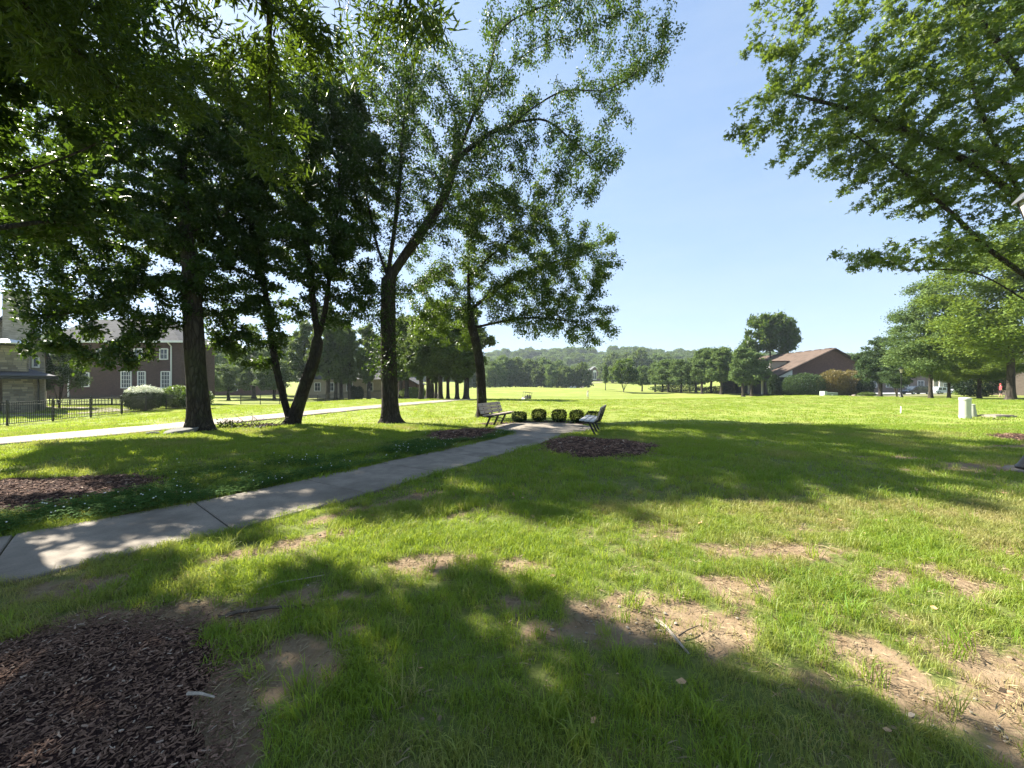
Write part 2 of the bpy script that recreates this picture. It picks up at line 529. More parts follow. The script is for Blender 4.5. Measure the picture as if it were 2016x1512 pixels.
# sidewalk centre line
CL = np.array([(-10.5, -1.6), (-7.2, 1.1), (-5.1, 3.1), (-3.64, 4.66), (-2.62, 6.2), (-1.66, 7.8), (-0.7, 9.3), (0.2, 10.85), (0.85, 12.4), (1.1, 14.1)])
def catmull(P, n):
    out = []
    Q = np.vstack([2 * P[0] - P[1], P, 2 * P[-1] - P[-2]])
    for i in range(1, len(Q) - 2):
        for k in range(n):
            t = k / n
            out.append(0.5 * (2 * Q[i] + (Q[i + 1] - Q[i - 1]) * t + (2 * Q[i - 1] - 5 * Q[i] + 4 * Q[i + 1] - Q[i + 2]) * t * t + (3 * Q[i] - Q[i - 1] - 3 * Q[i + 1] + Q[i + 2]) * t ** 3))
    out.append(P[-1])
    return np.array(out)
CLS = catmull(CL, 20)
CLL = np.concatenate([[0], np.cumsum(np.linalg.norm(np.diff(CLS, axis=0), axis=1))])
PLAZA = (1.15, 14.1, 1.8)
def cl_at(s_):
    x = np.interp(s_, CLL, CLS[:, 0]); y = np.interp(s_, CLL, CLS[:, 1])
    x2 = np.interp(s_ + 0.05, CLL, CLS[:, 0]); y2 = np.interp(s_ + 0.05, CLL, CLS[:, 1])
    x1 = np.interp(s_ - 0.05, CLL, CLS[:, 0]); y1 = np.interp(s_ - 0.05, CLL, CLS[:, 1])
    d = np.array([x2 - x1, y2 - y1]); d /= np.linalg.norm(d)
    return np.array([x, y]), d
def cl_dist(x, y):
    p = np.stack([x, y], -1)
    d = np.full(x.shape, 1e9)
    for q_ in CLS[::3]:
        d = np.minimum(d, np.hypot(x - q_[0], y - q_[1]))
    return d
SWH = 0.76
# cart path centre line
CP = np.array([(-40, -6), (-24, 3.0), (-16.5, 8.3), (-13.6, 12.0), (-12.3, 16.2), (-11.0, 21.5), (-9.0, 28.5), (-6.6, 36.0), (-5.2, 41), (-5.5, 48), (-9.5, 58), (-15, 70), (-18, 95)])
CPS = catmull(CP, 16)
def path_dist(x, y):
    d = np.full(x.shape, 1e9)
    for q_ in CPS[::2]:
        d = np.minimum(d, np.hypot(x - q_[0], y - q_[1]))
    return d
# worn bare soil patches: x, y, rx, ry, rot
SOIL = [(0.6, 2.58, 0.72, 0.4, 0.05), (-1.45, 2.15, 0.42, 0.3, 0.5), (-2.7, 2.62, 0.9, 0.2, 0.1), (-1.25, 1.65, 0.2, 0.3, 0.2), (-2.15, 3.9, 0.95, 0.17, 0.62), (-0.72, 3.45, 0.5, 0.17, 0.35), (-1.75, 5.1, 1.2, 0.15, 0.78), (-1.05, 2.15, 0.14, 0.24, 0.3),
        (1.75, 3.1, 0.38, 0.14, -0.2), (2.25, 1.72, 0.34, 0.3, 0.5), (-1.95, 2.68, 0.95, 0.22, 0.35), (0.2, 3.4, 0.3, 0.14, 0.1), (9.0, 7.4, 1.5, 0.45, 0.05), (8.6, 8.3, 1.0, 0.3, 0),
        (-3.4, 3.1, 0.4, 0.2, 0.4), (1.4, 2.5, 0.22, 0.1, 0.6), (2.7, 2.3, 0.25, 0.1, 0.2), (-0.45, 4.9, 0.35, 0.1, 0.7), (3.2, 3.2, 0.4, 0.15, 0.3), (13.0, 9.8, 1.3, 0.3, 0.1)]
def soil_mask(x, y):
    m = np.zeros(np.shape(x))
    wob = fbm(x * 3.1, y * 3.1, 21, 4) - 0.5
    for cx, cy, rx, ry, rot in SOIL:
        c, s_ = math.cos(rot), math.sin(rot)
        a = ((x - cx) * c + (y - cy) * s_) / rx; e = (-(x - cx) * s_ + (y - cy) * c) / ry
        d = np.sqrt(a * a + e * e) + wob * 2.2 + (fbm(x * 9, y * 9, 5, 3) - 0.5) * 1.1
        m = np.maximum(m, 1 - S(0.62, 1.25, d))
    # thin worn turf on the sunny side of the lawn
    w = S(1.0, 2.0, x) * (1 - S(3.6, 5.0, y)) * 0.62 + 0.34 * (1 - S(6, 9, np.hypot(x, y)))
    m = np.maximum(m, w * S(0.50, 0.70, fbm(x * 1.9 + 9, y * 1.9, 33, 4)))
    return np.clip(m, 0, 1)

def graded(lo, hi, dense_lo, dense_hi, step, growth):
    a = list(np.arange(dense_lo, dense_hi + 1e-6, step))
    s_ = step; v = a[-1]
    while v < hi:
        s_ *= growth; v += s_; a.append(v)
    s_ = step; v = a[0]
    while v > lo:
        s_ *= growth; v -= s_; a.insert(0, v)
    return np.array(a)
gx = graded(-900, 900, -7, 8, 0.13, 1.055)
gy = graded(-60, 1300, -0.6, 8.5, 0.13, 1.05)
GX, GY = np.meshgrid(gx, gy)
GZ = H(GX, GY)
sm = soil_mask(GX, GY)
cd = cl_dist(GX, GY)
GZ = GZ - 0.012 * sm
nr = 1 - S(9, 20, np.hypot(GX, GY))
nx, ny = len(gx), len(gy)
idx = np.arange(nx * ny).reshape(ny, nx)
F = np.stack([idx[:-1, :-1], idx[:-1, 1:], idx[1:, 1:], idx[1:, :-1]], -1).reshape(-1, 4)
gme = np_mesh('ground', np.stack([GX, GY, GZ], -1).reshape(-1, 3), F, True, {'soil': sm.ravel(), 'near': nr.ravel() * 0.75})
ground = obj('ground', gme, None, MAT['lawn'])
tag(ground, 'open mown grass lawn rolling away to the golf course', 'lawn', kind='structure')

# ------------------------------------------------------------------ concrete walk, each slab a piece
walk = thing('sidewalk', 'grey weathered concrete walk leading to the benches', 'sidewalk'); walk['kind'] = 'structure'
def slab(s0, s1):
    n = 7; top = []; 
    mb = MB(); L = []; Rr = []
    for k in range(n):
        p, d = cl_at(s0 + (s1 - s0) * k / (n - 1)); nn = np.array([-d[1], d[0]])
        L.append(p + nn * SWH); Rr.append(p - nn * SWH)
    tilt = random.uniform(-0.004, 0.004)
    ps = []; 
    b = 0.012
    for k in range(n):
        e = b if k in (0, n - 1) else 0
        for q_, sgn in ((L[k], 1), (Rr[k], -1)):
            z = h1(q_[0], q_[1]) * 0.5 + 0.028 + tilt * sgn
            p, d = cl_at(s0 + (s1 - s0) * k / (n - 1)); nn = np.array([-d[1], d[0]])
            inn = q_ - nn * sgn * b + d * (e if k == 0 else -e)
            ps += [(inn[0], inn[1], z), (q_[0], q_[1], z - b), (q_[0], q_[1], -0.12)]
    fs = []
    for k in range(n - 1):
        a = k * 6; c = a + 6
        fs.append((a, a + 3, c + 3, c))                       # top
        fs += [(a + 1, a, c, c + 1), (a + 2, a + 1, c + 1, c + 2)]
        fs += [(a + 3, a + 4, c + 4, c + 3), (a + 4, a + 5, c + 5, c + 4)]
    a = 0; fs += [(0, 1, 4, 3), (1, 2, 5, 4)]
    a = (n - 1) * 6; fs += [(a + 1, a, a + 3, a + 4), (a + 2, a + 1, a + 4, a + 5)]
    mb.add(ps, fs)
    return mb.build('slab', MAT['concrete'], walk)
# joints: one falls where the walk passes (-3.55, 4.6)
s_ref = CLL[np.argmin(np.hypot(CLS[:, 0] + 3.55, CLS[:, 1] - 4.62))]
s_end = CLL[-1] - PLAZA[2] - 0.02
joints = [s_ref + k * 1.56 for k in range(-6, 12)]
joints = [j for j in joints if 0 < j < s_end - 0.6] + [s_end]
for a, b in zip(joints[:-1], joints[1:]):
    slab(a + 0.007, b - 0.007)
# round seating pad
pad = thing('seating_pad', 'round grey concrete pad with cut joints between the two benches', 'concrete pad'); pad['kind'] = 'structure'
pcx, pcy, pr = PLAZA
def sector(r0, r1, a0, a1, n=9):
    poly = []
    for k in range(n):
        t = a0 + (a1 - a0) * k / (n - 1); poly.append((pcx + r1 * math.cos(t), pcy + r1 * math.sin(t)))
    if r0 > 0.01:
        for k in range(n):
            t = a1 + (a0 - a1) * k / (n - 1); poly.append((pcx + r0 * math.cos(t), pcy + r0 * math.sin(t)))
    else:
        poly.append((pcx, pcy))
    cxm = sum(p[0] for p in poly) / len(poly); cym = sum(p[1] for p in poly) / len(poly)
    poly = [(cxm + (x - cxm) * 0.992, cym + (y - cym) * 0.992) for x, y in poly]
    MB().prism(poly, -0.1, 0.026 + random.uniform(-0.002, 0.002)).build('slab', MAT['concrete'], pad)
for k in range(4): sector(0, 1.42, 0.85 + k * math.pi / 2, 0.85 + (k + 1) * math.pi / 2, 12)
for k in range(8): sector(1.44, pr, 0.4 + k * math.pi / 4, 0.4 + (k + 1) * math.pi / 4)

# ------------------------------------------------------------------ cart path, parking lot, far path
def ribbon(name, C, w, m, lift=0.03, nl=5, label=None, cat=None):
    d = np.gradient(C, axis=0); d /= np.linalg.norm(d, axis=1)[:, None]
    nn = np.stack([-d[:, 1], d[:, 0]], -1)
    ts = np.linspace(-1, 1, nl)
    wv = w * (1 + 0.05 * (vnoise(np.arange(len(C)) * 0.4, 0 * d[:, 0], 5) - 0.5))
    P = C[:, None, :] + nn[:, None, :] * ts[None, :, None] * wv[:, None, None] / 2
    Z = H(P[..., 0], P[..., 1]) + lift
    V = np.concatenate([P, Z[..., None]], -1)
    sk0 = V[:, :1].copy(); sk0[..., 2] -= 0.2; sk1 = V[:, -1:].copy(); sk1[..., 2] -= 0.2
    V = np.concatenate([sk0, V, sk1], 1); n2 = nl + 2
    id_ = np.arange(V.shape[0] * n2).reshape(-1, n2)
    F = np.stack([id_[:-1, 1:], id_[:-1, :-1], id_[1:, :-1], id_[1:, 1:]], -1).reshape(-1, 4)
    F = F[:, ::-1]
    F = F[:, ::-1]
    o = obj(name, np_mesh(name, V.reshape(-1, 3), F, False), None, m)
    return tag(o, label, cat, kind='structure')
ribbon('cart_path', CPS, 2.5, MAT['path'], 0.03, 7, 'pale concrete cart path running past the black fence', 'path')
FP = catmull(np.array([(22, 150), (26, 168), (33, 190), (40, 215), (46, 235), (60, 250)], dtype=float), 12)
ribbon('far_path', FP, 4.0, MAT['path'], 0.12, 5, 'pale path winding up the far slope to the distant house', 'path')
PK = np.array([(49, 60), (70, 64), (95, 72), (130, 90)], dtype=float)
ribbon('drive', catmull(PK, 10), 3.2, MAT['path'], 0.05, 5, 'pale drive in front of the parked cars', 'drive')
ribbon('car_park', catmull(np.array([(60, 84), (85, 88), (120, 100)], dtype=float), 10), 12.0, MAT['asphalt'], 0.05, 9, 'grey asphalt lot the cars stand on', 'car park')
HP = np.array([(-34, 25.5), (-31, 27.5), (-32, 31), (-38, 34), (-46, 37)], dtype=float)
ribbon('house_walk', catmull(HP, 8), 1.8, MAT['path'], 0.03, 4, 'pale walk beside the stone house behind the fence', 'path')

# ------------------------------------------------------------------ mulch beds
bed_objs = {}
bed_labels = {'front': 'dark mulch ring in the foreground shade with a scatter of loose chips',
              'left': 'dark brown mulch ring on the far side of the walk',
              'bench_left': 'mulch bed beside the walk by the tan slatted bench',
              'bench_right': 'reddish mulch bed beside the walk by the pale-seated bench',
              'oak': 'worn mulch ring under the oak beside the lamp post'}
for b, (cx, cy, rx, ry, rot) in BEDS.items():
    nr_, na = 14, 64
    V = []
    for i in range(nr_ + 1):
        for k in range(na):
            th_ = 2 * math.pi * k / na
            wob = 0.07 * math.sin(3 * th_ + cx) + 0.04 * math.sin(7 * th_ + cy) + 0.025 * math.sin(13 * th_)
            r_ = (1 + wob) * (i / nr_) * 1.01
            a, e = r_ * math.cos(th_) * rx, r_ * math.sin(th_) * ry
            x = cx + a * math.cos(rot) - e * math.sin(rot); y = cy + a * math.sin(rot) + e * math.cos(rot)
            f = i / nr_
            z = h1(x, y) + 0.055 * (1 - f ** 3) + (0.012 * math.sin(x * 9) * math.cos(y * 11) + 0.01 * math.sin(x * 23 + y * 17)) * (1 - f ** 4) - (0.03 if i == nr_ else 0) + 0.004
            V.append((x, y, z))
    Fq = [(i * na + k, i * na + (k + 1) % na, (i + 1) * na + (k + 1) % na, (i + 1) * na + k) for i in range(nr_) for k in range(na)]
    me = bpy.data.meshes.new('mulch_bed'); me.from_pydata(V, [], Fq)
    me.polygons.foreach_set('use_smooth', [True] * len(me.polygons)); me.update()
    o = obj('mulch_bed', me, None, MAT['mulch'])
    tag(o, bed_labels[b], 'mulch bed', kind='structure')
    bed_objs[b] = o
# strip of mulch under the clipped bushes behind the pad
arc = np.array([(pcx + 2.35 * math.cos(t), pcy + 2.1 * math.sin(t)) for t in np.linspace(2.75, 0.25, 22)])
ribbon('mulch_strip', arc, 0.75, MAT['mulch'], 0.03, 5, 'curved strip of dark mulch under the clipped bushes', 'mulch bed')

# ------------------------------------------------------------------ scatter by geometry nodes
def scatter(name, P, rot, scl, idx_, tint, templates, label, cat, parent=None):
    me = bpy.data.meshes.new(name)
    me.vertices.add(len(P)); me.vertices.foreach_set('co', np.asarray(P, dtype=np.float32).ravel())
    for an, ty, av, key in (('rot', 'FLOAT_VECTOR', rot, 'vector'), ('scl', 'FLOAT_VECTOR', scl, 'vector'), ('idx', 'INT', idx_, 'value'), ('tint', 'FLOAT', tint, 'value')):
        a = me.attributes.new(an, ty, 'POINT')
        a.data.foreach_set(key, np.asarray(av, dtype=np.int32 if ty == 'INT' else np.float32).ravel())
    me.update()
    o = obj(name, me, parent)
    ng = bpy.data.node_groups.new(name + '_scatter', 'GeometryNodeTree')
    ng.interface.new_socket('Geometry', in_out='INPUT', socket_type='NodeSocketGeometry')
    ng.interface.new_socket('Geometry', in_out='OUTPUT', socket_type='NodeSocketGeometry')
    gi = ng.nodes.new('NodeGroupInput'); go = ng.nodes.new('NodeGroupOutput')
    ip = ng.nodes.new('GeometryNodeInstanceOnPoints')
    jn = ng.nodes.new('GeometryNodeJoinGeometry')
    for tme in templates:
        to = bpy.data.objects.new(tme.name, tme)
        oi = ng.nodes.new('GeometryNodeObjectInfo'); oi.inputs['Object'].default_value = to
        gi2 = ng.nodes.new('GeometryNodeGeometryToInstance')
        ng.links.new(oi.outputs['Geometry'], gi2.inputs[0]); ng.links.new(gi2.outputs[0], jn.inputs[0])
    ng.links.new(gi.outputs[0], ip.inputs['Points']); ng.links.new(jn.outputs[0], ip.inputs['Instance'])
    ip.inputs['Pick Instance'].default_value = True
    for an, ty, sock in (('rot', 'FLOAT_VECTOR', 'Rotation'), ('scl', 'FLOAT_VECTOR', 'Scale'), ('idx', 'INT', 'Instance Index')):
        na_ = ng.nodes.new('GeometryNodeInputNamedAttribute'); na_.data_type = ty; na_.inputs['Name'].default_value = an
        if sock == 'Rotation':
            er = ng.nodes.new('FunctionNodeEulerToRotation'); ng.links.new(na_.outputs['Attribute'], er.inputs[0]); ng.links.new(er.outputs[0], ip.inputs[sock])
        else:
            ng.links.new(na_.outputs['Attribute'], ip.inputs[sock])
    ng.links.new(ip.outputs[0], go.inputs[0])
    md = o.modifiers.new('scatter', 'NODES'); md.node_group = ng
    return tag(o, label, cat, kind='stuff')

def grass_clump(name, nb, rad, hmin, hmax, w, lean=0.6, seed=0):
    g = np.random.default_rng(seed)
    V = []; Ft = []; rn = []
    for k in range(nb):
        a = g.uniform(0, 2 * math.pi); r_ = rad * math.sqrt(g.uniform(0, 1))
        bx, by = r_ * math.cos(a), r_ * math.sin(a)
        h_ = g.uniform(hmin, hmax); da = g.uniform(0, 2 * math.pi); ln = g.uniform(0.1, lean) * h_
        dx, dy = math.cos(da) * ln, math.sin(da) * ln
        wa = g.uniform(0, 2 * math.pi); wx, wy = math.cos(wa) * w / 2, math.sin(wa) * w / 2
        dr = g.uniform(0.0, 0.35) * h_
        n0 = len(V)
        V += [(bx - wx, by - wy, -0.01), (bx + wx, by + wy, -0.01),
              (bx + dx * 0.4 - wx * 0.85, by + dy * 0.4 - wy * 0.85, h_ * 0.6), (bx + dx * 0.4 + wx * 0.85, by + dy * 0.4 + wy * 0.85, h_ * 0.6),
              (bx + dx * 1.25, by + dy * 1.25, h_ - dr)]
        Ft += [(n0, n0 + 1, n0 + 3), (n0, n0 + 3, n0 + 2), (n0 + 2, n0 + 3, n0 + 4)]
        rn += [g.uniform(0, 1)] * 5
    me = np_mesh(name, V, Ft, False, {'rnd': rn}); me.materials.append(MAT['grass'])
    return me

def excl(x, y, pad_=0.0):
    """True where nothing may grow: walk, pad, path and mulch"""
    e = (cl_dist(x, y) < SWH - 0.02 - 0.09 * fbm(x * 5, y * 5, 61, 3) + pad_) & (y < 13.5)
    e |= np.hypot(x - pcx, y - pcy) < pr - 0.02 + pad_
    e |= path_dist(x, y) < 1.2
    jt = fbm(x * 7, y * 7, 44, 3)
    for b in BEDS: e |= bed_d(x, y, b) < 0.80 + 0.36 * jt
    return e

def grass_pts(n, ylo, yhi, k, g, area=None):
    # uniform over a wide wedge that holds the view and a step to each side
    y = np.sqrt(g.uniform(max(ylo, 0) ** 2, yhi ** 2, n)) if ylo > 0 else g.uniform(ylo, yhi, n)
    x = g.uniform(-1, 1, n) * (k * np.abs(y) + 2.5)
    return x, y

def make_grass(name, n, ylo, yhi, tmpl, smin, smax, seed, label, soil_cut=0.8):
    g = np.random.default_rng(seed)
    x, y = grass_pts(n, ylo, yhi, 1.45, g)
    s_ = soil_mask(x, y)
    keep = ~excl(x, y) & (g.uniform(0, 1, n) > s_ * soil_cut)
    # patchy growth
    dn = fbm(x * 1.3, y * 1.3, 50, 3)
    keep &= g.uniform(0, 1, n) < np.clip(0.35 + 1.6 * (dn - 0.25), 0.35, 1)
    x, y, s_, dn = x[keep], y[keep], s_[keep], dn[keep]
    m = len(x)
    P = np.stack([x, y, H(x, y) - 0.012 * s_], -1)
    rot = np.stack([g.normal(0, 0.12, m), g.normal(0, 0.12, m), g.uniform(0, 6.28, m)], -1)
    sz = g.uniform(smin, smax, m) * (0.7 + 0.6 * dn) * (1 - 0.35 * s_)
    scl = np.stack([sz * 1.05, sz * 1.05, sz], -1)
    dry = np.clip(fbm(x * 0.8 + 4, y * 0.8, 71, 3) * 1.7 - 0.92 + 0.35 * s_ + 0.34 * S(0.3, 2.5, x) * (1 - S(4, 8, y)) + g.normal(0, 0.10, m), 0, 0.9)
    dry = np.where(g.uniform(0, 1, m) < 0.06, np.clip(dry + 0.5, 0, 0.95), dry)
    return scatter(name, P, rot, scl, g.integers(0, len(tmpl), m), dry, tmpl, label, 'grass')

t_near = [grass_clump('grass_clump', 26, 0.075, 0.035, 0.095, 0.0034, 0.9, 100 + k) for k in range(6)]
t_mid = [grass_clump('grass_clump', 26, 0.13, 0.035, 0.085, 0.0065, 0.8, 200 + k) for k in range(5)]
t_far = [grass_clump('grass_clump', 30, 0.30, 0.03, 0.07, 0.016, 0.7, 300 + k) for k in range(4)]
make_grass('grass', 30000, 0.9, 5.2, t_near, 0.55, 1.12, 1, 'thick uneven grass blades in the foreground lawn', 0.88)
make_grass('grass', 38000, 4.8, 15, t_mid, 0.75, 1.3, 2, 'shaded grass blades of the lawn around the walk and trees', 0.95)
make_grass('grass', 30000, 14, 46, t_far, 0.7, 1.2, 3, 'sunlit short grass of the open lawn', 0.9)

# longer weedy tufts here and there
t_tuft = [grass_clump('grass_tuft', 34, 0.06, 0.07, 0.17, 0.0048, 1.0, 400 + k) for k in range(3)]
g = np.random.default_rng(11)
x, y = grass_pts(1100, 1.0, 7.5, 1.4, g)
k_ = ~excl(x, y, 0.04); x, y = x[k_], y[k_]; m = len(x)
scatter('grass_tuft', np.stack([x, y, H(x, y)], -1), np.stack([g.normal(0, .15, m), g.normal(0, .15, m), g.uniform(0, 6.28, m)], -1),
        np.repeat(g.uniform(0.6, 1.2, (m, 1)), 3, 1), g.integers(0, 3, m), np.clip(g.normal(0.15, 0.2, m), 0, 0.9), t_tuft, 'longer weedy tufts standing out of the foreground lawn', 'grass')
# clover with white heads along the walk
def clover_t(seed):
    g = np.random.default_rng(seed); V = []; Fc = []; rn = []
    for k in range(16):
        a = g.uniform(0, 6.28); r_ = 0.13 * math.sqrt(g.uniform()); cx, cy, cz = r_ * math.cos(a), r_ * math.sin(a), g.uniform(0.04, 0.09)
        rv = g.uniform()
        for j in range(3):
            t = a + j * 2.094; n0 = len(V); L = g.uniform(0.014, 0.02)
            V += [(cx, cy, cz), (cx + L * math.cos(t - .5), cy + L * math.sin(t - .5), cz + .004), (cx + 1.2 * L * math.cos(t), cy + 1.2 * L * math.sin(t), cz + .002), (cx + L * math.cos(t + .5), cy + L * math.sin(t + .5), cz + .004)]
            Fc += [(n0, n0 + 1, n0 + 2, n0 + 3)]; rn += [rv] * 4
    me = np_mesh('clover_clump', V, Fc, False, {'rnd': rn}); me.materials.append(MAT['leaf_clover']); return me
def head_t():
    bm = bmesh.new(); bmesh.ops.create_icosphere(bm, subdivisions=1, radius=0.0085)
    for v in bm.verts: v.co.z = v.co.z * 0.85 + 0.10
    me = bpy.data.meshes.new('clover_head'); bm.to_mesh(me); bm.free(); me.materials.append(MAT['clover']); return me
g = np.random.default_rng(12)
n = 5200
s_ = g.uniform(joints[1], joints[-1], n); off = np.abs(g.normal(0, 1.1, n)) + SWH
x = np.interp(s_, CLL, CLS[:, 0]); y = np.interp(s_, CLL, CLS[:, 1])
d = np.stack([np.interp(s_ + .1, CLL, CLS[:, 0]) - x, np.interp(s_ + .1, CLL, CLS[:, 1]) - y], -1); d /= np.linalg.norm(d, axis=1)[:, None]
x = x - d[:, 1] * off; y = y + d[:, 0] * off
k_ = ~excl(x, y) & (fbm(x, y, 90, 3) + g.normal(0, .06, n) > 0.42) & (y < 13); x, y = x[k_], y[k_]; m = len(x)
hd = g.uniform(0, 1, m) < 0.09
for nm, kk, tm, lb in (('clover', ~hd, [clover_t(1), clover_t(2)], 'low clover leaves along the far edge of the walk'), ('clover_flower', hd, [head_t()], 'white clover heads dotted through the grass by the walk')):
    xx, yy = x[kk], y[kk]; m = len(xx)
    scatter(nm, np.stack([xx, yy, H(xx, yy)], -1), np.stack([g.normal(0, .1, m), g.normal(0, .1, m), g.uniform(0, 6.28, m)], -1),
            np.repeat(g.uniform(0.8, 1.3, (m, 1)), 3, 1), g.integers(0, len(tm), m), np.zeros(m), tm, lb, 'clover')
# mulch chips
def chip_t(L, w, t, seed):
    g = np.random.default_rng(seed); V = []
    for i, f in enumerate((0, 0.5, 1)):
        ww = w * (0.55 if i != 1 else 1) * g.uniform(.8, 1.2); bz = 0.12 * L * g.uniform(-1, 1) if i == 1 else 0; by = 0.1 * L * g.uniform(-1, 1)
        for a, b in ((-1, 0), (1, 0), (1, 1), (-1, 1)): V.append(((f - .5) * L, by + a * ww / 2, bz + b * t))
    Fq = [(3, 2, 1, 0), (8, 9, 10, 11)] + [(i * 4 + k, i * 4 + (k + 1) % 4, i * 4 + 4 + (k + 1) % 4, i * 4 + 4 + k) for i in range(2) for k in range(4)]
    me = bpy.data.meshes.new('mulch_chip'); me.from_pydata(V, [], Fq); me.update(); me.materials.append(MAT['chip']); return me
chips = [chip_t(.06, .013, .005, 1), chip_t(.04, .016, .006, 2), chip_t(.08, .010, .004, 3), chip_t(.03, .014, .006, 4), chip_t(.05, .02, .004, 5)]
for b, n, sz in (('front', 26000, 0.48), ('left', 8000, 1.0), ('bench_left', 1800, 1.9), ('bench_right', 2600, 1.7), ('oak', 900, 1.7)):
    g = np.random.default_rng(len(b) * 7)
    cx, cy, rx, ry, rot = BEDS[b]
    x = cx + g.uniform(-1.3, 1.3, n * 2) * max(rx, ry); y = cy + g.uniform(-1.3, 1.3, n * 2) * max(rx, ry)
    dd = bed_d(x, y, b) - np.abs(g.normal(0, 0.10, 2 * n))
    k_ = (dd < 1.02) & (cl_dist(x, y) > SWH + 0.02); x, y = x[k_][:n], y[k_][:n]; m = len(x)
    f = np.clip(bed_d(x, y, b), 0, 1.0)
    z = H(x, y) + 0.055 * (1 - f ** 3) + 0.006 + (0.012 * np.sin(x * 9) * np.cos(y * 11) + 0.01 * np.sin(x * 23 + y * 17)) * (1 - f ** 4) + g.uniform(0, 0.008, m)
    tn = np.clip(g.beta(1.6, 2.4, m) + (g.uniform(0, 1, m) < 0.05) * 0.5, 0, 1)
    o = scatter('mulch_chips', np.stack([x, y, z], -1), np.stack([g.normal(0, .3, m), g.normal(0, .25, m), g.normal(0.5, 1.0, m)], -1),
                np.repeat(g.uniform(0.5, 1.35, (m, 1)) * sz, 3, 1), g.integers(0, 5, m), tn, chips, None, None, bed_objs[b])
# ------------------------------------------------------------------ trees
def resample(P, step):
    P = np.asarray(P, dtype=float)
    P = catmull(P, 8) if len(P) > 2 else P
    L = np.concatenate([[0], np.cumsum(np.linalg.norm(np.diff(P, axis=0), axis=1))])
    n = max(2, int(round(L[-1] / step)) + 1)
    t = np.linspace(0, L[-1], n)
    return np.stack([np.interp(t, L, P[:, k]) for k in range(3)], -1)

def sample_crown(ells, n, g, gap=0.5, shell=0.5):
    vol = np.array([e[3] * e[4] * e[5] for e in ells]) ** 0.85
    pick = g.choice(len(ells), n * 3, p=vol / vol.sum())
    E = np.array(ells, dtype=float)[pick]
    d = g.normal(size=(n * 3, 3)); d /= np.linalg.norm(d, axis=1)[:, None]
    r = g.uniform(0, 1, n * 3) ** (1 / (3 + shell * 3))
    # lumpy outline
    lump = 0.80 + 0.34 * np.abs(np.sin(d[:, 0] * 4.1 + E[:, 0]) * np.sin(d[:, 1] * 3.7 + E[:, 1]) * np.sin(d[:, 2] * 4.7 + E[:, 2] + 1.0)) ** 0.6
    P = E[:, :3] + d * (r * lump)[:, None] * E[:, 3:6]
    s_ = np.sin(P[:, 0] * 1.9 + 1.3 * np.sin(P[:, 1] * 1.1)) * np.sin(P[:, 1] * 2.1 + 1.1 * np.sin(P[:, 2] * 1.3)) * np.sin(P[:, 2] * 2.6 + 1.2 * np.sin(P[:, 0] * 1.2))
    keep = s_ > -1 + gap
    return P[keep][:n]

def grow(lines, attr, step, di, dk, g, maxit=120, trop=(0, 0, 0.0), jit=0.12):
    pos = []; par = []
    for P in lines:
        P = resample(P, step)
        if not pos:
            prev = -1; st = 0
        else:
            A = np.array(pos); prev = int(np.argmin(((A - P[0]) ** 2).sum(1))); st = 1 if np.linalg.norm(A[prev] - P[0]) < step * 0.8 else 0
        for p in P[st:]:
            pos.append(p); par.append(prev); prev = len(pos) - 1
    nsk = len(pos)
    N = np.zeros((60000, 3)); N[:nsk] = pos; par = list(par); n = nsk
    A = attr.copy()
    nd = np.full(len(A), 1e9); ni = np.zeros(len(A), dtype=int)
    def upd(lo, hi):
        if hi <= lo: return
        for c0 in range(lo, hi, 400):
            c1 = min(hi, c0 + 400)
            D = ((A[:, None, :] - N[None, c0:c1]) ** 2).sum(2)
            j = D.argmin(1); dm = D[np.arange(len(A)), j]
            b = dm < nd
            nd[b] = dm[b]; ni[b] = c0 + j[b]
    upd(0, n)
    nchild = np.zeros(60000, dtype=int)
    for p in par:
        if p >= 0: nchild[p] += 1
    tr = np.array(trop)
    for it in range(maxit):
        alive = nd > dk * dk
        A = A[alive]; nd = nd[alive]; ni = ni[alive]
        act = nd < di * di
        if not act.any(): break
        dirs = A[act] - N[ni[act]]
        dirs /= np.linalg.norm(dirs, axis=1)[:, None] + 1e-9
        src = ni[act]
        u, inv = np.unique(src, return_inverse=True)
        acc = np.zeros((len(u), 3)); np.add.at(acc, inv, dirs)
        ok = nchild[u] < 4
        u, acc = u[ok], acc[ok]
        if len(u) == 0: break
        acc /= np.linalg.norm(acc, axis=1)[:, None] + 1e-9
        acc += tr + g.normal(0, jit, acc.shape)
        acc /= np.linalg.norm(acc, axis=1)[:, None] + 1e-9
        new = N[u] + acc * step
        if n + len(u) > 59000: break
        N[n:n + len(u)] = new; par += list(u); nchild[u] += 1
        o0 = n; n += len(u)
        upd(o0, n)
    return N[:n].copy(), np.array(par), nsk

def radii(par, n, nsk, base, r0=0.004, p=2.3):
    acc = np.zeros(n); ch = np.zeros(n, dtype=int)
    for i in range(n - 1, -1, -1):
        if ch[i] == 0: acc[i] = r0 ** p
        q_ = par[i]
        if q_ >= 0:
            acc[q_] += acc[i]; ch[q_] += 1
    r = acc ** (1 / p)
    k = math.log(base / r0) / max(1e-6, math.log(r[0] / r0))
    r = r0 * (r / r0) ** k
    return base * (r / base) ** 1.22, ch

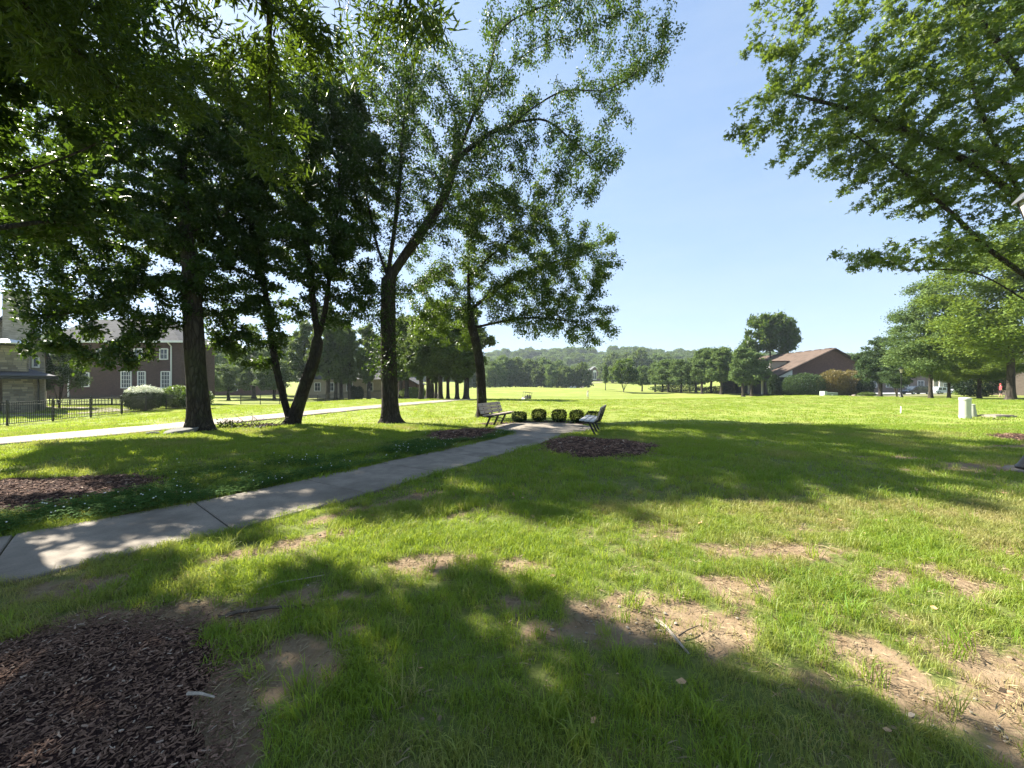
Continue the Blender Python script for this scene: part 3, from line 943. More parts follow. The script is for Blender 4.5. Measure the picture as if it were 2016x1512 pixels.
def branch_meshes(pos, par, rad, ch, nsk, split=0.05, rmin=0.0, flare=True, base_z=0.0, sides=(16, 8, 5, 3), g=None):
    n = len(pos)
    kids = [[] for _ in range(n)]
    for i, p in enumerate(par):
        if p >= 0: kids[p].append(i)
    main = [-1] * n
    for i in range(n):
        if kids[i]: main[i] = max(kids[i], key=lambda j: rad[j])
    starts = [(-1, 0)] + [(p, i) for i, p in enumerate(par) if p >= 0 and main[p] != i]
    out = [([], []), ([], [])]
    for p, i in starts:
        if rad[i] < rmin: continue
        chain = [] if p < 0 else [p]
        j = i
        while j >= 0 and rad[j] >= rmin:
            chain.append(j); j = main[j]
        if len(chain) < 2: continue
        C = pos[chain].copy(); rr = rad[chain].copy()
        if p >= 0: rr[0] = rr[1]
        rm = rr.max()
        big = 0 if rm > split else 1
        ns = sides[0] if rm > 0.15 else sides[1] if rm > 0.04 else sides[2] if rm > 0.012 else sides[3]
        if p < 0 and flare:      # denser rings and a root flare at the foot of the trunk
            zs = C[0, 2] + np.array([0.0, 0.06, 0.14, 0.24, 0.38, 0.56, 0.8, 1.1])
            k = int(np.searchsorted(C[:, 2], C[0, 2] + 1.3))
            k = max(1, min(k, len(C) - 1))
            t = np.clip((zs - C[0, 2]) / (C[k, 2] - C[0, 2] + 1e-6), 0, 1)
            B = C[0] + (C[k] - C[0]) * t[:, None]
            C = np.vstack([B, C[k:]]); rr = np.concatenate([np.full(len(B), rr[k]), rr[k:]])
            hz = C[:, 2] - C[0, 2]
            rr = rr * (1 + 0.75 * np.exp(-hz / 0.22) + 0.22 * np.exp(-hz / 1.6))
        d = np.gradient(C, axis=0); d /= np.linalg.norm(d, axis=1)[:, None] + 1e-9
        V, Fc = out[big]; b0 = len(V)
        ref = np.array([1.0, 0.1, 0.0]) if abs(d[0, 0]) < 0.8 else np.array([0.0, 1, 0])
        m = len(C)
        th_ = np.arange(ns) * 2 * math.pi / ns
        ct, st_ = np.cos(th_), np.sin(th_)
        for a in range(m):
            x = ref - d[a] * ref.dot(d[a]); x /= np.linalg.norm(x) + 1e-9
            y = np.cross(d[a], x); ref = x
            q_ = rr[a]
            if ns >= 12:
                hz = C[a, 2] - C[0, 2]
                fl = (0.16 * np.exp(-hz / 0.35) * np.sin(5 * th_ + 1.3) + 0.05 * np.sin(3 * th_ + C[a, 2] * 1.1) + 0.035 * np.sin(7 * th_ - C[a, 2] * 2.3) if flare and p < 0 else 0.05 * np.sin(3 * th_ + a * 0.5))
                qq = q_ * (1 + fl)
            else: qq = np.full(ns, q_)
            R_ = C[a] + (x[None] * ct[:, None] + y[None] * st_[:, None]) * qq[:, None]
            V.extend(map(tuple, R_))
        for a in range(m - 1):
            for k in range(ns):
                k2 = (k + 1) % ns
                Fc.append((b0 + a * ns + k, b0 + a * ns + k2, b0 + (a + 1) * ns + k2, b0 + (a + 1) * ns + k))
    return out

LEAF = {
 'oval': (np.array([(0, 0, 0), (.27, .42, .07), (0, 1, -.06), (-.27, .42, .07)]), [(0, 1, 2, 3)]),
 'willow': (np.array([(0, 0, 0), (.095, .3, .02), (.075, .68, .0), (0, 1, -.1), (-.075, .68, 0), (-.095, .3, .02)]), [(0, 1, 2, 3), (0, 3, 4, 5)]),
 'star': (np.array([(0, 0, 0), (.16, .42, .04), (0, 1, -.05), (-.16, .42, .04), (.42, .26, 0), (.62, .66, -.03), (.2, .45, .02), (-.42, .26, 0), (-.62, .66, -.03), (-.2, .45, .02)]), [(0, 1, 2, 3), (0, 4, 5, 6), (0, 9, 8, 7)]),
}
def leaf_mesh(name, P, Fw, size, g, shape='oval', flat=0.7, jig=None):
    """P centres, Fw rough twig direction"""
    T, Fc = LEAF[shape]
    n = len(P)
    f = Fw * 0.55 + g.normal(0, 0.6, (n, 3)) + np.array([0, 0, -0.22])
    f /= np.linalg.norm(f, axis=1)[:, None] + 1e-9
    up = np.array([0, 0, 1.0]) + g.normal(0, flat, (n, 3))
    s_ = np.cross(f, up); s_ /= np.linalg.norm(s_, axis=1)[:, None] + 1e-9
    nn = np.cross(s_, f)
    sz = size * g.uniform(0.65, 1.25, n)
    V = P[:, None] + (s_[:, None] * T[None, :, 0:1] + f[:, None] * T[None, :, 1:2] + nn[:, None] * T[None, :, 2:3]) * sz[:, None, None]
    k = len(T)
    Fa = np.array(Fc)
    F = (np.arange(n)[:, None, None] * k + Fa[None]).reshape(-1, Fa.shape[1])
    rn = np.repeat(g.uniform(0, 1, n), k)
    return np_mesh(name, V.reshape(-1, 3), F, False, {'rnd': rn})

def leaf_parts(P, Fw, size, g, shape, m, parent, root, n):
    """the leaves that hang nearest, each a piece of its own"""
    T, Fc = LEAF[shape]
    tm = []
    for k in range(5):
        me = np_mesh('leaf', T, np.array(Fc), False, {'rnd': np.full(len(T), k / 4)}); me.materials.append(m); tm.append(me)
    for p, w in zip(P, Fw):
        f = Vector(w * 0.55 + g.normal(0, 0.6, 3) + np.array([0, 0, -0.3])).normalized()
        up = Vector((0, 0, 1)) + Vector(g.normal(0, 0.8, 3)); s_ = f.cross(up).normalized(); nn = s_.cross(f)
        o = obj('leaf', tm[int(g.integers(0, 5))], parent)
        o.matrix_local = Matrix.Translation(Vector(p - root)) @ Matrix((s_, f, nn)).transposed().to_4x4() @ Matrix.Scale(size * g.uniform(.8, 1.25), 4)

def tree(name, label, lines, base_r, ells, n_attr, n_leaf, leaf_size, leaf_m, bark_m, seed, step=0.25, di=3.0, dk=0.45, shape='oval',
         spread=0.16, rleaf=0.012, gap=0.55, shell=0.5, trop=(0, 0, 0.03), group=None, rmin=0.0, flat=0.7, split=0.06, cat='tree', extra=None, r0=0.004, loc=None, droop=0.0, n_parts=0):
    g = np.random.default_rng(seed)
    attr = sample_crown(ells, n_attr, g, gap, shell)
    pos, par, nsk = grow(lines, attr, step, di, dk, g, trop=trop)
    # soften zigzag of the grown twigs
    n = len(pos)
    ppos = pos.copy(); hasp = par >= 0
    sm_ = pos.copy()
    sm_[nsk:] = 0.6 * pos[nsk:] + 0.4 * pos[par[nsk:]]
    pos = sm_
    rad, ch = radii(par, n, nsk, base_r, r0)
    if droop:
        pos[nsk:, 2] -= droop * np.exp(-rad[nsk:] / 0.012)
    b = branch_meshes(pos, par, rad, ch, nsk, split, rmin)
    root = pos[0].copy() if loc is None else np.array(loc)
    t_ = thing(name, label, cat, tuple(root), 0, group)
    for (V, Fc), nm in zip(b, ('trunk', 'branches')):
        if not Fc: continue
        me = np_mesh(nm, np.array(V) - root, np.array(Fc), True); me.materials.append(bark_m)
        o = obj(nm, me, t_)
        if nm == 'branches': o['kind'] = 'stuff'
    tips = np.where((rad < rleaf) & hasp & (np.arange(n) >= nsk))[0]
    w = np.where(ch[tips] == 0, 2.2, 1.0)
    pk = g.choice(tips, n_leaf, p=w / w.sum())
    seg = pos[pk] - pos[par[pk]]
    L = np.linalg.norm(seg, axis=1)[:, None] + 1e-9
    P = pos[par[pk]] + seg * g.uniform(0, 1.25, (n_leaf, 1)) + g.normal(0, spread, (n_leaf, 3)) * np.array([1, 1, 0.75])
    if extra is not None: 
        P = np.vstack([P, extra]); seg = np.vstack([seg, g.normal(0, .1, extra.shape)]); L = np.linalg.norm(seg, axis=1)[:, None] + 1e-9
    sel = None
    if n_parts:
        q_ = P - np.array([0, 0, 1.6]); inv = (np.abs(q_[:, 0]) < 1.33 * q_[:, 1]) & (np.abs(q_[:, 2]) < q_[:, 1]) & (q_[:, 1] > 0.5)
        key = np.where(inv, q_[:, 1], 1e9); sel = np.argsort(key)[:n_parts]
        PS, FS = P[sel], (seg / L)[sel]
        P = np.delete(P, sel, 0); seg = np.delete(seg, sel, 0); L = np.delete(L, sel, 0)
    me = leaf_mesh('crown', P - root, seg / L, leaf_size, g, shape, flat); me.materials.append(leaf_m)
    c = obj('crown', me, t_); c['kind'] = 'stuff'
    if n_parts: leaf_parts(PS, FS, leaf_size, g, shape, leaf_m, c, root, n_parts)
    return t_

SHADE = 'old shade trees by the walk'
# 1: single straight trunk nearest the stone slab
tree('shade_tree', 'thick single-trunked shade tree with a flat stone at its foot',
     [[(-10.56, 13, -0.05), (-10.7, 13, 2.6), (-10.87, 13, 5.0), (-11.1, 13, 7.4), (-11.2, 13.1, 9.5), (-11.3, 13.2, 11.2), (-11.2, 13.4, 13.2)],
      [(-11.2, 13.1, 9.3), (-12, 13, 10.2), (-13, 12.9, 11), (-14.4, 12.8, 11.8)],
      [(-10.9, 13, 5.2), (-12.2, 12.7, 5.0), (-13.9, 12.4, 4.0), (-15.5, 12.2, 3.6)],
      [(-10.75, 13, 3.6), (-11.8, 12.5, 3.3), (-13.0, 12.1, 2.5)],
      [(-11.05, 13, 6.6), (-9.6, 13.2, 7.6), (-8.6, 13.5, 8.6)],
      [(-11.1, 13.0, 7.8), (-11.6, 14.6, 8.6), (-12.2, 15.8, 9.2)]],
     0.275, [(-12.4, 13.9, 9.2, 4.2, 3.0, 4.2), (-14.6, 13.0, 7.2, 3.4, 2.4, 2.1), (-13.3, 12.4, 4.2, 2.0, 1.5, 1.5), (-12.7, 12.1, 2.9, 1.5, 1.0, 0.95), (-13.7, 12.0, 2.6, 1.3, .9, .75), (-12.2, 11.9, 2.3, 1.0, .8, .65), (-13.0, 12.2, 3.6, 1.6, 1.0, 0.9), (-11.7, 12.2, 3.9, 1.2, .9, 1.2), (-11.7, 12.3, 4.3, 1.3, .9, 1.2), (-10.4, 13.6, 5.4, 2.0, 1.8, 1.5)],
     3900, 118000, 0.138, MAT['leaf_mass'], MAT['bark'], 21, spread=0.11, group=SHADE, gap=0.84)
# 2: twin trunk
tree('shade_tree', 'shade tree with two trunks dividing from one base',
     [[(-8.62, 15, -0.05), (-8.62, 15, 0.25), (-8.15, 15, 1.35), (-7.6, 15, 3.1), (-7.75, 15, 4.7), (-8.0, 15, 7.1), (-8.1, 15.1, 9.1), (-7.9, 15.2, 11.6), (-7.8, 15.2, 13.4)],
      [(-8.65, 15, 0.1), (-9.0, 15, 1.4), (-9.27, 15, 2.7), (-9.67, 15, 5.5), (-10.2, 15, 8.1), (-10.7, 15.1, 10.7), (-10.8, 15.2, 12.4)],
      [(-7.6, 15, 3.2), (-7.2, 14.9, 4.7), (-6.9, 14.8, 7.1), (-6.65, 14.8, 9.3), (-6.5, 14.8, 11.7)],
      [(-9.3, 15, 3.0), (-10.2, 14.7, 3.4), (-10.9, 14.4, 3.2)],
      [(-7.1, 14.9, 4.9), (-6.3, 15.2, 5.3), (-5.9, 15.6, 5.4)]],
     0.31, [(-8.4, 15.2, 10.0, 3.6, 3.4, 4.8), (-9.9, 14.8, 4.4, 1.9, 1.6, 1.6), (-10.2, 14.8, 3.2, 1.6, 1.3, 1.2), (-6.4, 15.4, 5.2, 1.3, 1.4, 1.5), (-7.6, 14.2, 6.6, 2.4, 1.7, 1.6)],
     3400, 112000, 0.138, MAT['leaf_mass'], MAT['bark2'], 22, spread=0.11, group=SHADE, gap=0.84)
# 3: big forked tree with long limbs to the right
g = np.random.default_rng(5)
ivy = np.stack([-5.15 + g.normal(0, 0.38, 2600), 16.0 + g.normal(0, 0.38, 2600), g.uniform(1.9, 5.8, 2600)], -1)
tree('shade_tree', 'big spreading shade tree with leafy trunk and long limbs, some twigs bare',
     [[(-5.1, 16.1, -0.05), (-5.15, 16.1, 2.0), (-5.17, 16.1, 4.1), (-5.17, 16.1, 6.2), (-4.96, 16, 7.5), (-4.64, 15.8, 9.6), (-4.4, 15.7, 12.4), (-4.0, 15.8, 15)],
      [(-5.17, 16.1, 6.0), (-5.7, 16.2, 7.5), (-6.2, 16.4, 9.6), (-6.75, 16.6, 11.6)],
      [(-5.17, 16.1, 6.0), (-4.2, 16.1, 7.4), (-2.9, 16.0, 9.2), (-2.3, 15.9, 10.9), (-1.0, 15.7, 14.1), (-0.2, 15.6, 16.2), (3.0, 15.6, 17.4), (5.0, 15.8, 17.8)],
      [(-4.9, 16.1, 6.2), (-4.3, 15.9, 6.9), (-3.36, 15.6, 7.7), (-2.4, 15.2, 8.4)],
      [(-2.3, 15.9, 10.9), (-1.0, 16, 12), (-0.17, 16.0, 12.3), (0.9, 16.0, 13.1), (2.2, 16, 13.8), (4.1, 16, 13.9), (6.2, 16.1, 15.4)],
      [(0.2, 16.0, 12.5), (1.5, 16.1, 12.6), (3.0, 16.2, 11.4), (4.1, 16.2, 10.5)],
      [(-5.1, 16.1, 5.2), (-3.8, 16.3, 6.0), (-2.7, 16.4, 6.5), (-2.0, 16.4, 6.5)],
      [(-1.6, 15.8, 12.6), (0.5, 15.2, 14.6), (3.0, 14.8, 15.2)]],
     0.30, [(-6.0, 16.2, 9.4, 2.2, 2.2, 2.6), (-5.6, 15.6, 13.4, 2.6, 2.2, 2.4), (-4.0, 16.0, 12.0, 3.6, 3.6, 4.0), (-3.0, 16.0, 9.0, 2.8, 2.8, 2.4), (4.7, 16.1, 15.9, 2.3, 2.4, 2.2), (3.2, 16.2, 12.0, 2.0, 2.2, 1.7), (1.3, 16.0, 10.2, 2.8, 2.4, 1.8), (-4.2, 17.6, 6.6, 1.8, 1.4, 1.7), (-2.0, 18.0, 10.8, 2.4, 1.8, 2.0), (0.6, 15.6, 16.2, 2.4, 2.2, 1.7), (-0.8, 16.0, 12.6, 2.2, 2.4, 2.0), (-5.9, 16.2, 5.0, 1.2, 1.1, 1.2)],
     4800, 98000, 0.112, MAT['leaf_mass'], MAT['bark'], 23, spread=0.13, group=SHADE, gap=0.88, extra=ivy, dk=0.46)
# 4: slimmer tree by the bench
tree('shade_tree', 'slim leaning tree with a wide low crown behind the tan bench',
     [[(-1.43, 18.6, -0.05), (-1.5, 18.6, 1.5), (-1.62, 18.6, 3.0), (-1.97, 18.6, 4.7), (-2.1, 18.6, 6.4), (-2.1, 18.6, 8.2), (-1.7, 18.6, 9.8)],
      [(-1.9, 18.6, 4.3), (-0.44, 18.4, 4.6), (1.0, 18.3, 4.75), (3.4, 18.2, 4.5)],
      [(-1.97, 18.6, 4.6), (-2.8, 18.8, 6.1), (-3.1, 19, 7.2)],
      [(-2.3, 18.7, 5.1), (-3.3, 19.0, 5.5), (-4.2, 19.3, 5.0)],
      [(-2.0, 18.6, 5.2), (-0.2, 18.8, 6.6), (1.8, 18.9, 7.5), (3.5, 18.9, 8.0)],
      [(-2.1, 18.6, 6.8), (-0.6, 18.2, 8.0), (0.9, 18.0, 9.0)]],
     0.21, [(1.4, 18.6, 7.3, 3.9, 2.9, 2.5), (3.0, 18.4, 5.2, 2.4, 1.9, 1.3), (0.6, 18.4, 5.6, 2.3, 2, 1.1), (-3.4, 19.3, 5.9, 2.1, 1.8, 1.8), (-3.5, 19.7, 4.4, 1.9, 1.5, 1.1), (-0.2, 18.6, 9.4, 3.2, 2.4, 1.7), (3.9, 18.6, 4.0, 1.6, 1.5, 0.85), (1.6, 18.5, 4.1, 2.0, 1.5, 0.6)],
     3100, 78000, 0.118, MAT['leaf_maple'], MAT['bark2'], 24, spread=0.13, group=SHADE, gap=0.86, dk=0.45)
# 5: the tree of the left mulch ring, trunk left of the frame
tree('shade_tree', 'leafy tree rising from the mulch ring across the walk',
     [[(-8.3, 5.6, -0.05), (-8.3, 5.6, 2.2), (-8.25, 5.7, 4.2), (-8.3, 5.9, 6.4), (-8.4, 6.2, 8.6), (-8.4, 6.3, 10)],
      [(-8.3, 5.7, 4.4), (-7.4, 6.6, 5.6), (-6.8, 7.3, 6.8)], [(-8.3, 5.8, 5.2), (-9.8, 6.4, 6.4), (-11, 6.8, 7)], [(-8.3, 5.7, 4.8), (-7.6, 4.4, 6.2), (-7.0, 3.4, 7.0)], [(-8.3, 5.7, 3.8), (-9.2, 7.6, 4.8), (-9.8, 8.9, 5.2)]],
     0.27, [(-9.0, 5.7, 7.9, 3.2, 2.7, 2.4), (-7.0, 4.5, 7.2, 2.2, 1.9, 1.3), (-10.2, 8.2, 5.6, 2.2, 1.6, 1.2)],
     2200, 52000, 0.135, MAT['leaf_mass'], MAT['bark'], 25, spread=0.11, group='trees in mulch rings', gap=0.92)
# 6: willow oak of the front mulch ring, its boughs hang over the lawn
tree('willow_oak', 'narrow-leaved tree whose boughs hang over the foreground lawn',
     [[(-3.3, 0.9, -0.05), (-3.3, 0.9, 2.0), (-3.25, 1.0, 3.6), (-3.1, 1.3, 5.4), (-3.0, 1.6, 7.2), (-3.0, 1.8, 8.4)],
      [(-3.2, 1.05, 4.0), (-2.9, 2.2, 4.9), (-2.5, 3.5, 5.3), (-1.9, 4.6, 5.2)], [(-3.2, 1.1, 4.3), (-2.2, 2.2, 5.3), (-1.3, 3.2, 5.6), (-0.8, 3.9, 5.3)],
      [(-3.25, 1.0, 3.7), (-3.9, 2.2, 4.6), (-4.4, 3.6, 5.0), (-4.6, 4.8, 5.0)], [(-3.2, 1.2, 5.0), (-4.4, 2.6, 5.8), (-5.8, 4.2, 6.0)], [(-2.4, 3.8, 5.2), (-2.7, 4.3, 4.6), (-2.75, 4.5, 3.9)]],
     0.26, [(-2.5, 3.5, 5.7, 1.9, 1.7, 0.95), (-4.1, 3.8, 5.4, 1.7, 1.6, 0.85), (-1.1, 3.6, 5.6, 0.7, 1.1, 0.75), (-2.75, 4.5, 4.5, 0.55, 0.5, 0.65), (-5.3, 4.0, 6.0, 1.7, 1.5, 1.1), (-3.0, 1.6, 7.6, 2.2, 1.6, 1.2)],
     2500, 42000, 0.115, MAT['leaf_willow'], MAT['bark'], 26, step=0.16, dk=0.26, di=2.2, shape='willow', spread=0.075, gap=0.55, group='trees in mulch rings', flat=0.9, droop=0.06, r0=0.0025, rleaf=0.008, n_parts=290)
# 7: oak beside the lamp post, crown reaching in from the right
tree('pin_oak', 'big oak beside the lamp post with layered boughs reaching over the lawn',
     [[(15.6, 10.75, -0.05), (15.55, 10.75, 2.0), (15.5, 10.7, 4.0), (15.4, 10.7, 7), (15.3, 10.7, 10), (15.2, 10.7, 14)],
      [(15.5, 10.7, 3.4), (14.2, 10.5, 4.4), (13.0, 10.5, 5.3), (11.8, 10.4, 6.3), (10.5, 10.4, 7.4), (9.2, 10.4, 8.4)],
      [(15.5, 10.7, 3.0), (14, 10.6, 4.0), (12.3, 10.3, 4.6), (10.4, 10.1, 4.6)],
      [(15.4, 10.7, 5.0), (13.4, 10.4, 7.4), (12.2, 10.2, 9.6), (11.6, 10, 11.6)],
      [(15.4, 10.7, 5.6), (13.2, 10.8, 7.6), (10.4, 11, 9.2), (7.6, 11, 10)],
      [(15.4, 10.7, 6), (14.4, 9.0, 8.0), (13.4, 7.6, 9.2)], [(15.4, 10.7, 7), (14.2, 12.4, 9.4), (12.8, 13.6, 11)], [(15.4, 10.7, 8), (13.4, 10.6, 11), (11.4, 10.6, 13.2)]],
     0.38, [(13.4, 10.6, 9.6, 4.6, 3.6, 3.4), (9.9, 10.6, 8.9, 3.0, 2.3, 1.6), (7.4, 10.7, 9.0, 1.7, 1.5, 0.8), (10.2, 10.2, 11.8, 3.2, 2.4, 1.9), (7.9, 10.5, 11.4, 1.7, 1.4, 1.0), (11.6, 10.3, 7.0, 2.6, 2.0, 0.8), (10.4, 10.2, 5.1, 2.1, 1.4, 0.5), (9.3, 10.0, 4.75, 1.0, 1.0, 0.4), (13.0, 10.4, 5.7, 1.8, 1.6, 0.6), (14.6, 10.6, 13.5, 4.2, 3.2, 2.2)],
     4600, 62000, 0.115, MAT['leaf_pin'], MAT['bark'], 27, step=0.22, dk=0.36, di=2.6, shape='star', spread=0.085, gap=0.9, flat=0.75)
# ------------------------------------------------------------------ background trees: one of each kind, copied with its parts
def bg_tree(name, label, kind, seed, leaf_m, group=None, hgt=10.0, n_leaf=9000, size=0.34, spread=0.33, gap=0.88):
    """template at the origin, about hgt tall"""
    k = hgt / 10.0
    if kind == 'round':
        lines = [[(0, 0, -0.1), (0.05, 0, 1.5), (0, 0.1, 3.5), (0.1, 0, 6), (0, 0, 8.2)], [(0, 0, 2.2), (-1.4, 0.2, 4), (-2.3, 0, 5.4)], [(0, 0, 2.4), (1.5, -0.2, 4.2), (2.4, 0, 5.6)], [(0, 0, 2.6), (0.2, -1.5, 4.4), (0, -2.2, 5.8)]]
        el = [(0, 0, 6.0, 3.6, 3.4, 3.0), (-2.2, -0.3, 4.2, 2.0, 2.2, 2.1), (2.2, 0.2, 4.0, 2.0, 2.2, 2.0), (0.3, -0.6, 8.2, 2.0, 2.0, 1.6), (0.2, -1.8, 3.6, 2.4, 1.6, 1.8)]
        br = 0.2
    elif kind == 'bushy':
        lines = [[(0, 0, -0.1), (0.05, 0, 1.5), (0, 0.1, 3.5), (0.1, 0, 6), (0, 0, 8.2)], [(0, 0, 1.2), (-1.4, 0.2, 2.2), (-2.6, 0, 2.6)], [(0, 0, 1.0), (1.5, -0.2, 2), (2.6, 0, 2.4)], [(0, 0, 1.2), (0.2, -1.5, 2), (0, -2.6, 2.2)]]
        el = [(0, 0, 6.0, 3.4, 3.3, 3.0), (-2.0, -0.5, 4.4, 2.2, 2.2, 2.2), (2.0, 0.2, 4.6, 2.2, 2.2, 2.0), (0.3, -0.6, 8.2, 2.0, 2.0, 1.6), (0, -1.0, 2.2, 3.6, 2.4, 1.9), (-2.2, -0.5, 1.6, 2.0, 1.8, 1.4), (2.2, -0.5, 1.6, 2.0, 1.8, 1.4)]
        br = 0.2
    elif kind == 'multi':
        lines = [[(0, 0, -0.1), (0, 0, 0.3), (0.5, 0, 2.5), (0.9, 0.1, 5.5)], [(0, 0, 0.2), (-0.6, 0.1, 2.2), (-1.4, 0, 4.8)], [(0, 0, 0.2), (-0.1, 0.4, 2.5), (-0.2, 0.5, 6)], [(0, 0, 0.3), (1.0, 0.2, 2.0), (2.4, 0.3, 4)]]
        el = [(0, 0, 6.0, 4.2, 3.6, 3.2), (-2.2, -0.2, 4.3, 2.4, 2.2, 1.9), (2.6, 0, 4.2, 2.2, 2.2, 1.8), (0.2, 0, 8.2, 2.4, 2.2, 1.5)]
        br = 0.22
    elif kind == 'cone':
        lines = [[(0, 0, -0.1), (0, 0, 2), (0.05, 0, 5), (0, 0, 9.0)], [(0, 0, 2.0), (-1.6, 0, 2.9), (-2.6, 0, 3.1)], [(0, 0, 2.0), (1.6, 0.2, 2.9), (2.6, 0, 3.1)], [(0, 0, 2.3), (0, -1.6, 3.1), (0, -2.5, 3.3)]]
        el = [(0, 0, 3.5, 3.5, 3.3, 1.5), (0.2, 0, 5.0, 3.3, 3.2, 1.8), (-0.2, 0, 6.6, 2.8, 2.7, 1.8), (0, 0, 8.1, 2.0, 2.0, 1.5), (0.1, 0, 9.2, 1.1, 1.1, 0.9)]
        br = 0.105
    elif kind == 'tall':
        lines = [[(0, 0, -0.1), (0.05, 0, 1.5), (0, 0.05, 3.5), (-0.1, 0, 6), (0, 0, 8.6)], [(0, 0, 2.8), (-0.9, 0.2, 4.2), (-1.4, 0, 5.4)], [(0, 0, 3.0), (0.9, -0.2, 4.4), (1.5, 0, 5.6)]]
        el = [(0, 0, 6.0, 2.2, 2.2, 3.4), (-0.9, -0.3, 4.0, 1.6, 1.6, 1.7), (0.9, 0.2, 4.4, 1.6, 1.6, 1.7), (0.1, 0, 8.2, 1.5, 1.5, 1.6)]
        br = 0.2
    elif kind == 'spread':     # open crown on a clear stem
        lines = [[(0, 0, -0.1), (0.05, 0, 2), (0, 0.1, 4.0), (0.3, 0, 6.2), (0.2, 0, 8.2)], [(0, 0, 3.0), (-1.8, 0.2, 5), (-3.0, 0, 6.8)], [(0, 0, 3.2), (1.9, -0.2, 4.6), (3.2, 0, 5.4)]]
        el = [(-0.4, 0, 7.6, 3.0, 2.8, 2.2), (-2.2, 0, 6.2, 1.9, 2.0, 1.5), (2.6, 0, 5.8, 2.0, 2.0, 1.2), (1.2, 0, 8.4, 2.0, 2.0, 1.5)]
        br = 0.2
    lines = [[tuple(c * k for c in p) for p in ln] for ln in lines]
    el = [tuple(c * k for c in e) for e in el]
    return tree(name, label, lines, br * k, el, 620, n_leaf, size, leaf_m, MAT['bark_far'], seed, step=0.42 * k, di=4.5 * k, dk=0.75 * k, spread=spread * 0.72, rleaf=0.05 * k, gap=gap, shell=0.9, group=group, r0=0.012 * k, split=0.07 * k, flat=0.8, rmin=0.012 * k)

TPL = {}
used = {}
def place(kind, label, loc, s, rz=0.0, group=None, sx=None, name=None, leaf=None):
    """first use moves the template itself, later ones copy it with its parts"""
    if not used.get(kind):
        o = TPL[kind]; used[kind] = True
    else:
        o = copy_tree(TPL[kind])
    o.location = (loc[0], loc[1], h1(loc[0], loc[1]) - 0.03 if len(loc) == 2 else loc[2])
    o.rotation_euler = (0, 0, rz); sx = sx or s
    o.scale = (sx, sx, s)
    o['label'] = label
    if group: o['group'] = group
    elif 'group' in o: del o['group']
    return o
def bx(u, Y): return (u - 1008) / 757.0 * Y     # bearing measured on the photograph -> metres at depth Y

# mid-distance oaks on the right lawn
TPL['lawn_oak'] = bg_tree('lawn_oak', 'x', 'cone', 41, MAT['leaf_bright'], None, 10, 70000, 0.12, 0.3, 0.55)
TPL['lawn_oak2'] = bg_tree('lawn_oak', 'x', 'cone', 42, MAT['leaf_far'], None, 10, 50000, 0.15, 0.34, 0.55)
place('lawn_oak', 'big bright yellow-green oak beside the person in red', (bx(1990, 36.7), 36.7), 1.78, 0.4, sx=2.35)
place('lawn_oak2', 'mid-green oak in front of the parked black car', (bx(1832, 43), 43), 1.38, 1.2, sx=1.5)
place('lawn_oak', 'lower oak standing between the two pale parked cars', (bx(1868, 48), 48), 0.95, 2.6, sx=1.3)
place('lawn_oak', 'bright oak in front of the dark spreading evergreen', (bx(1928, 47), 47), 1.05, 4.0, sx=1.55)
TPL['dark_tree'] = bg_tree('dark_tree', 'x', 'round', 43, MAT['leaf_dark'], None, 10, 16000, 0.27, 0.28)
place('dark_tree', 'dark blue-green tree right of the brown gabled building', (bx(1733, 58), 58), 0.98, 0.0, sx=1.0)
TPL['small_multi'] = bg_tree('small_tree', 'x', 'multi', 44, MAT['leaf_dark'], None, 10, 9000, 0.34, 0.36)
place('small_multi', 'small low multi-stemmed tree beside the thin lamp post', (bx(1766, 52), 52), 0.5, 0.6, sx=0.62)
# row before and beside the gabled building
TPL['row'] = bg_tree('row_tree', 'x', 'round', 45, MAT['leaf_far'], None, 10, 12000, 0.36, 0.33)
TPL['row2'] = bg_tree('row_tree', 'x', 'tall', 46, MAT['leaf_far'], None, 10, 12000, 0.34, 0.33)
TPL['field'] = bg_tree('field_tree', 'x', 'multi', 47, MAT['leaf_maple'], None, 10, 13000, 0.36, 0.33)
TPL['big'] = bg_tree('tall_tree', 'x', 'spread', 48, MAT['leaf_maple'], None, 10, 15000, 0.42, 0.36)
place('field', 'round multi-stemmed tree standing alone in the golf field', (bx(1228, 100), 100), 0.92, 0.3, sx=1.0)
place('row2', 'thin young tree beside the lone round tree', (bx(1192, 104), 104), 0.72, 1.0, sx=0.42)
place('big', 'tall open-crowned tree rising behind the row by the brown building', (bx(1517, 92), 92), 1.98, 2.8, sx=1.5)
GR = 'row of trees along the far edge of the field'
LB = 'leafy green tree in the row along the far edge of the field'
for i, (u, Y, s, sx, kd) in enumerate([(1264, 112, .8, .75, 'row'), (1290, 106, .86, .8, 'row2'), (1316, 100, .93, .92, 'row'), (1341, 96, .9, .9, 'row'), (1358, 108, .82, .9, 'row'), (1382, 90, 1.1, .9, 'row2'), (1400, 93, 1.18, 1.0, 'row'), (1420, 86, 1.12, 1.1, 'row2'),
                                       (1446, 88, 1.0, 0.95, 'row'), (1463, 78, 1.05, 0.95, 'row2'), (1480, 80, 1.0, 1.05, 'row'), (1304, 104, .85, .8, 'row2'), (1370, 99, 1.0, .95, 'row'), (1437, 95, 1.1, 1.0, 'row')]):
    place(kd, LB, (bx(u, Y), Y), s, i * 1.7, GR, sx * 1.22)
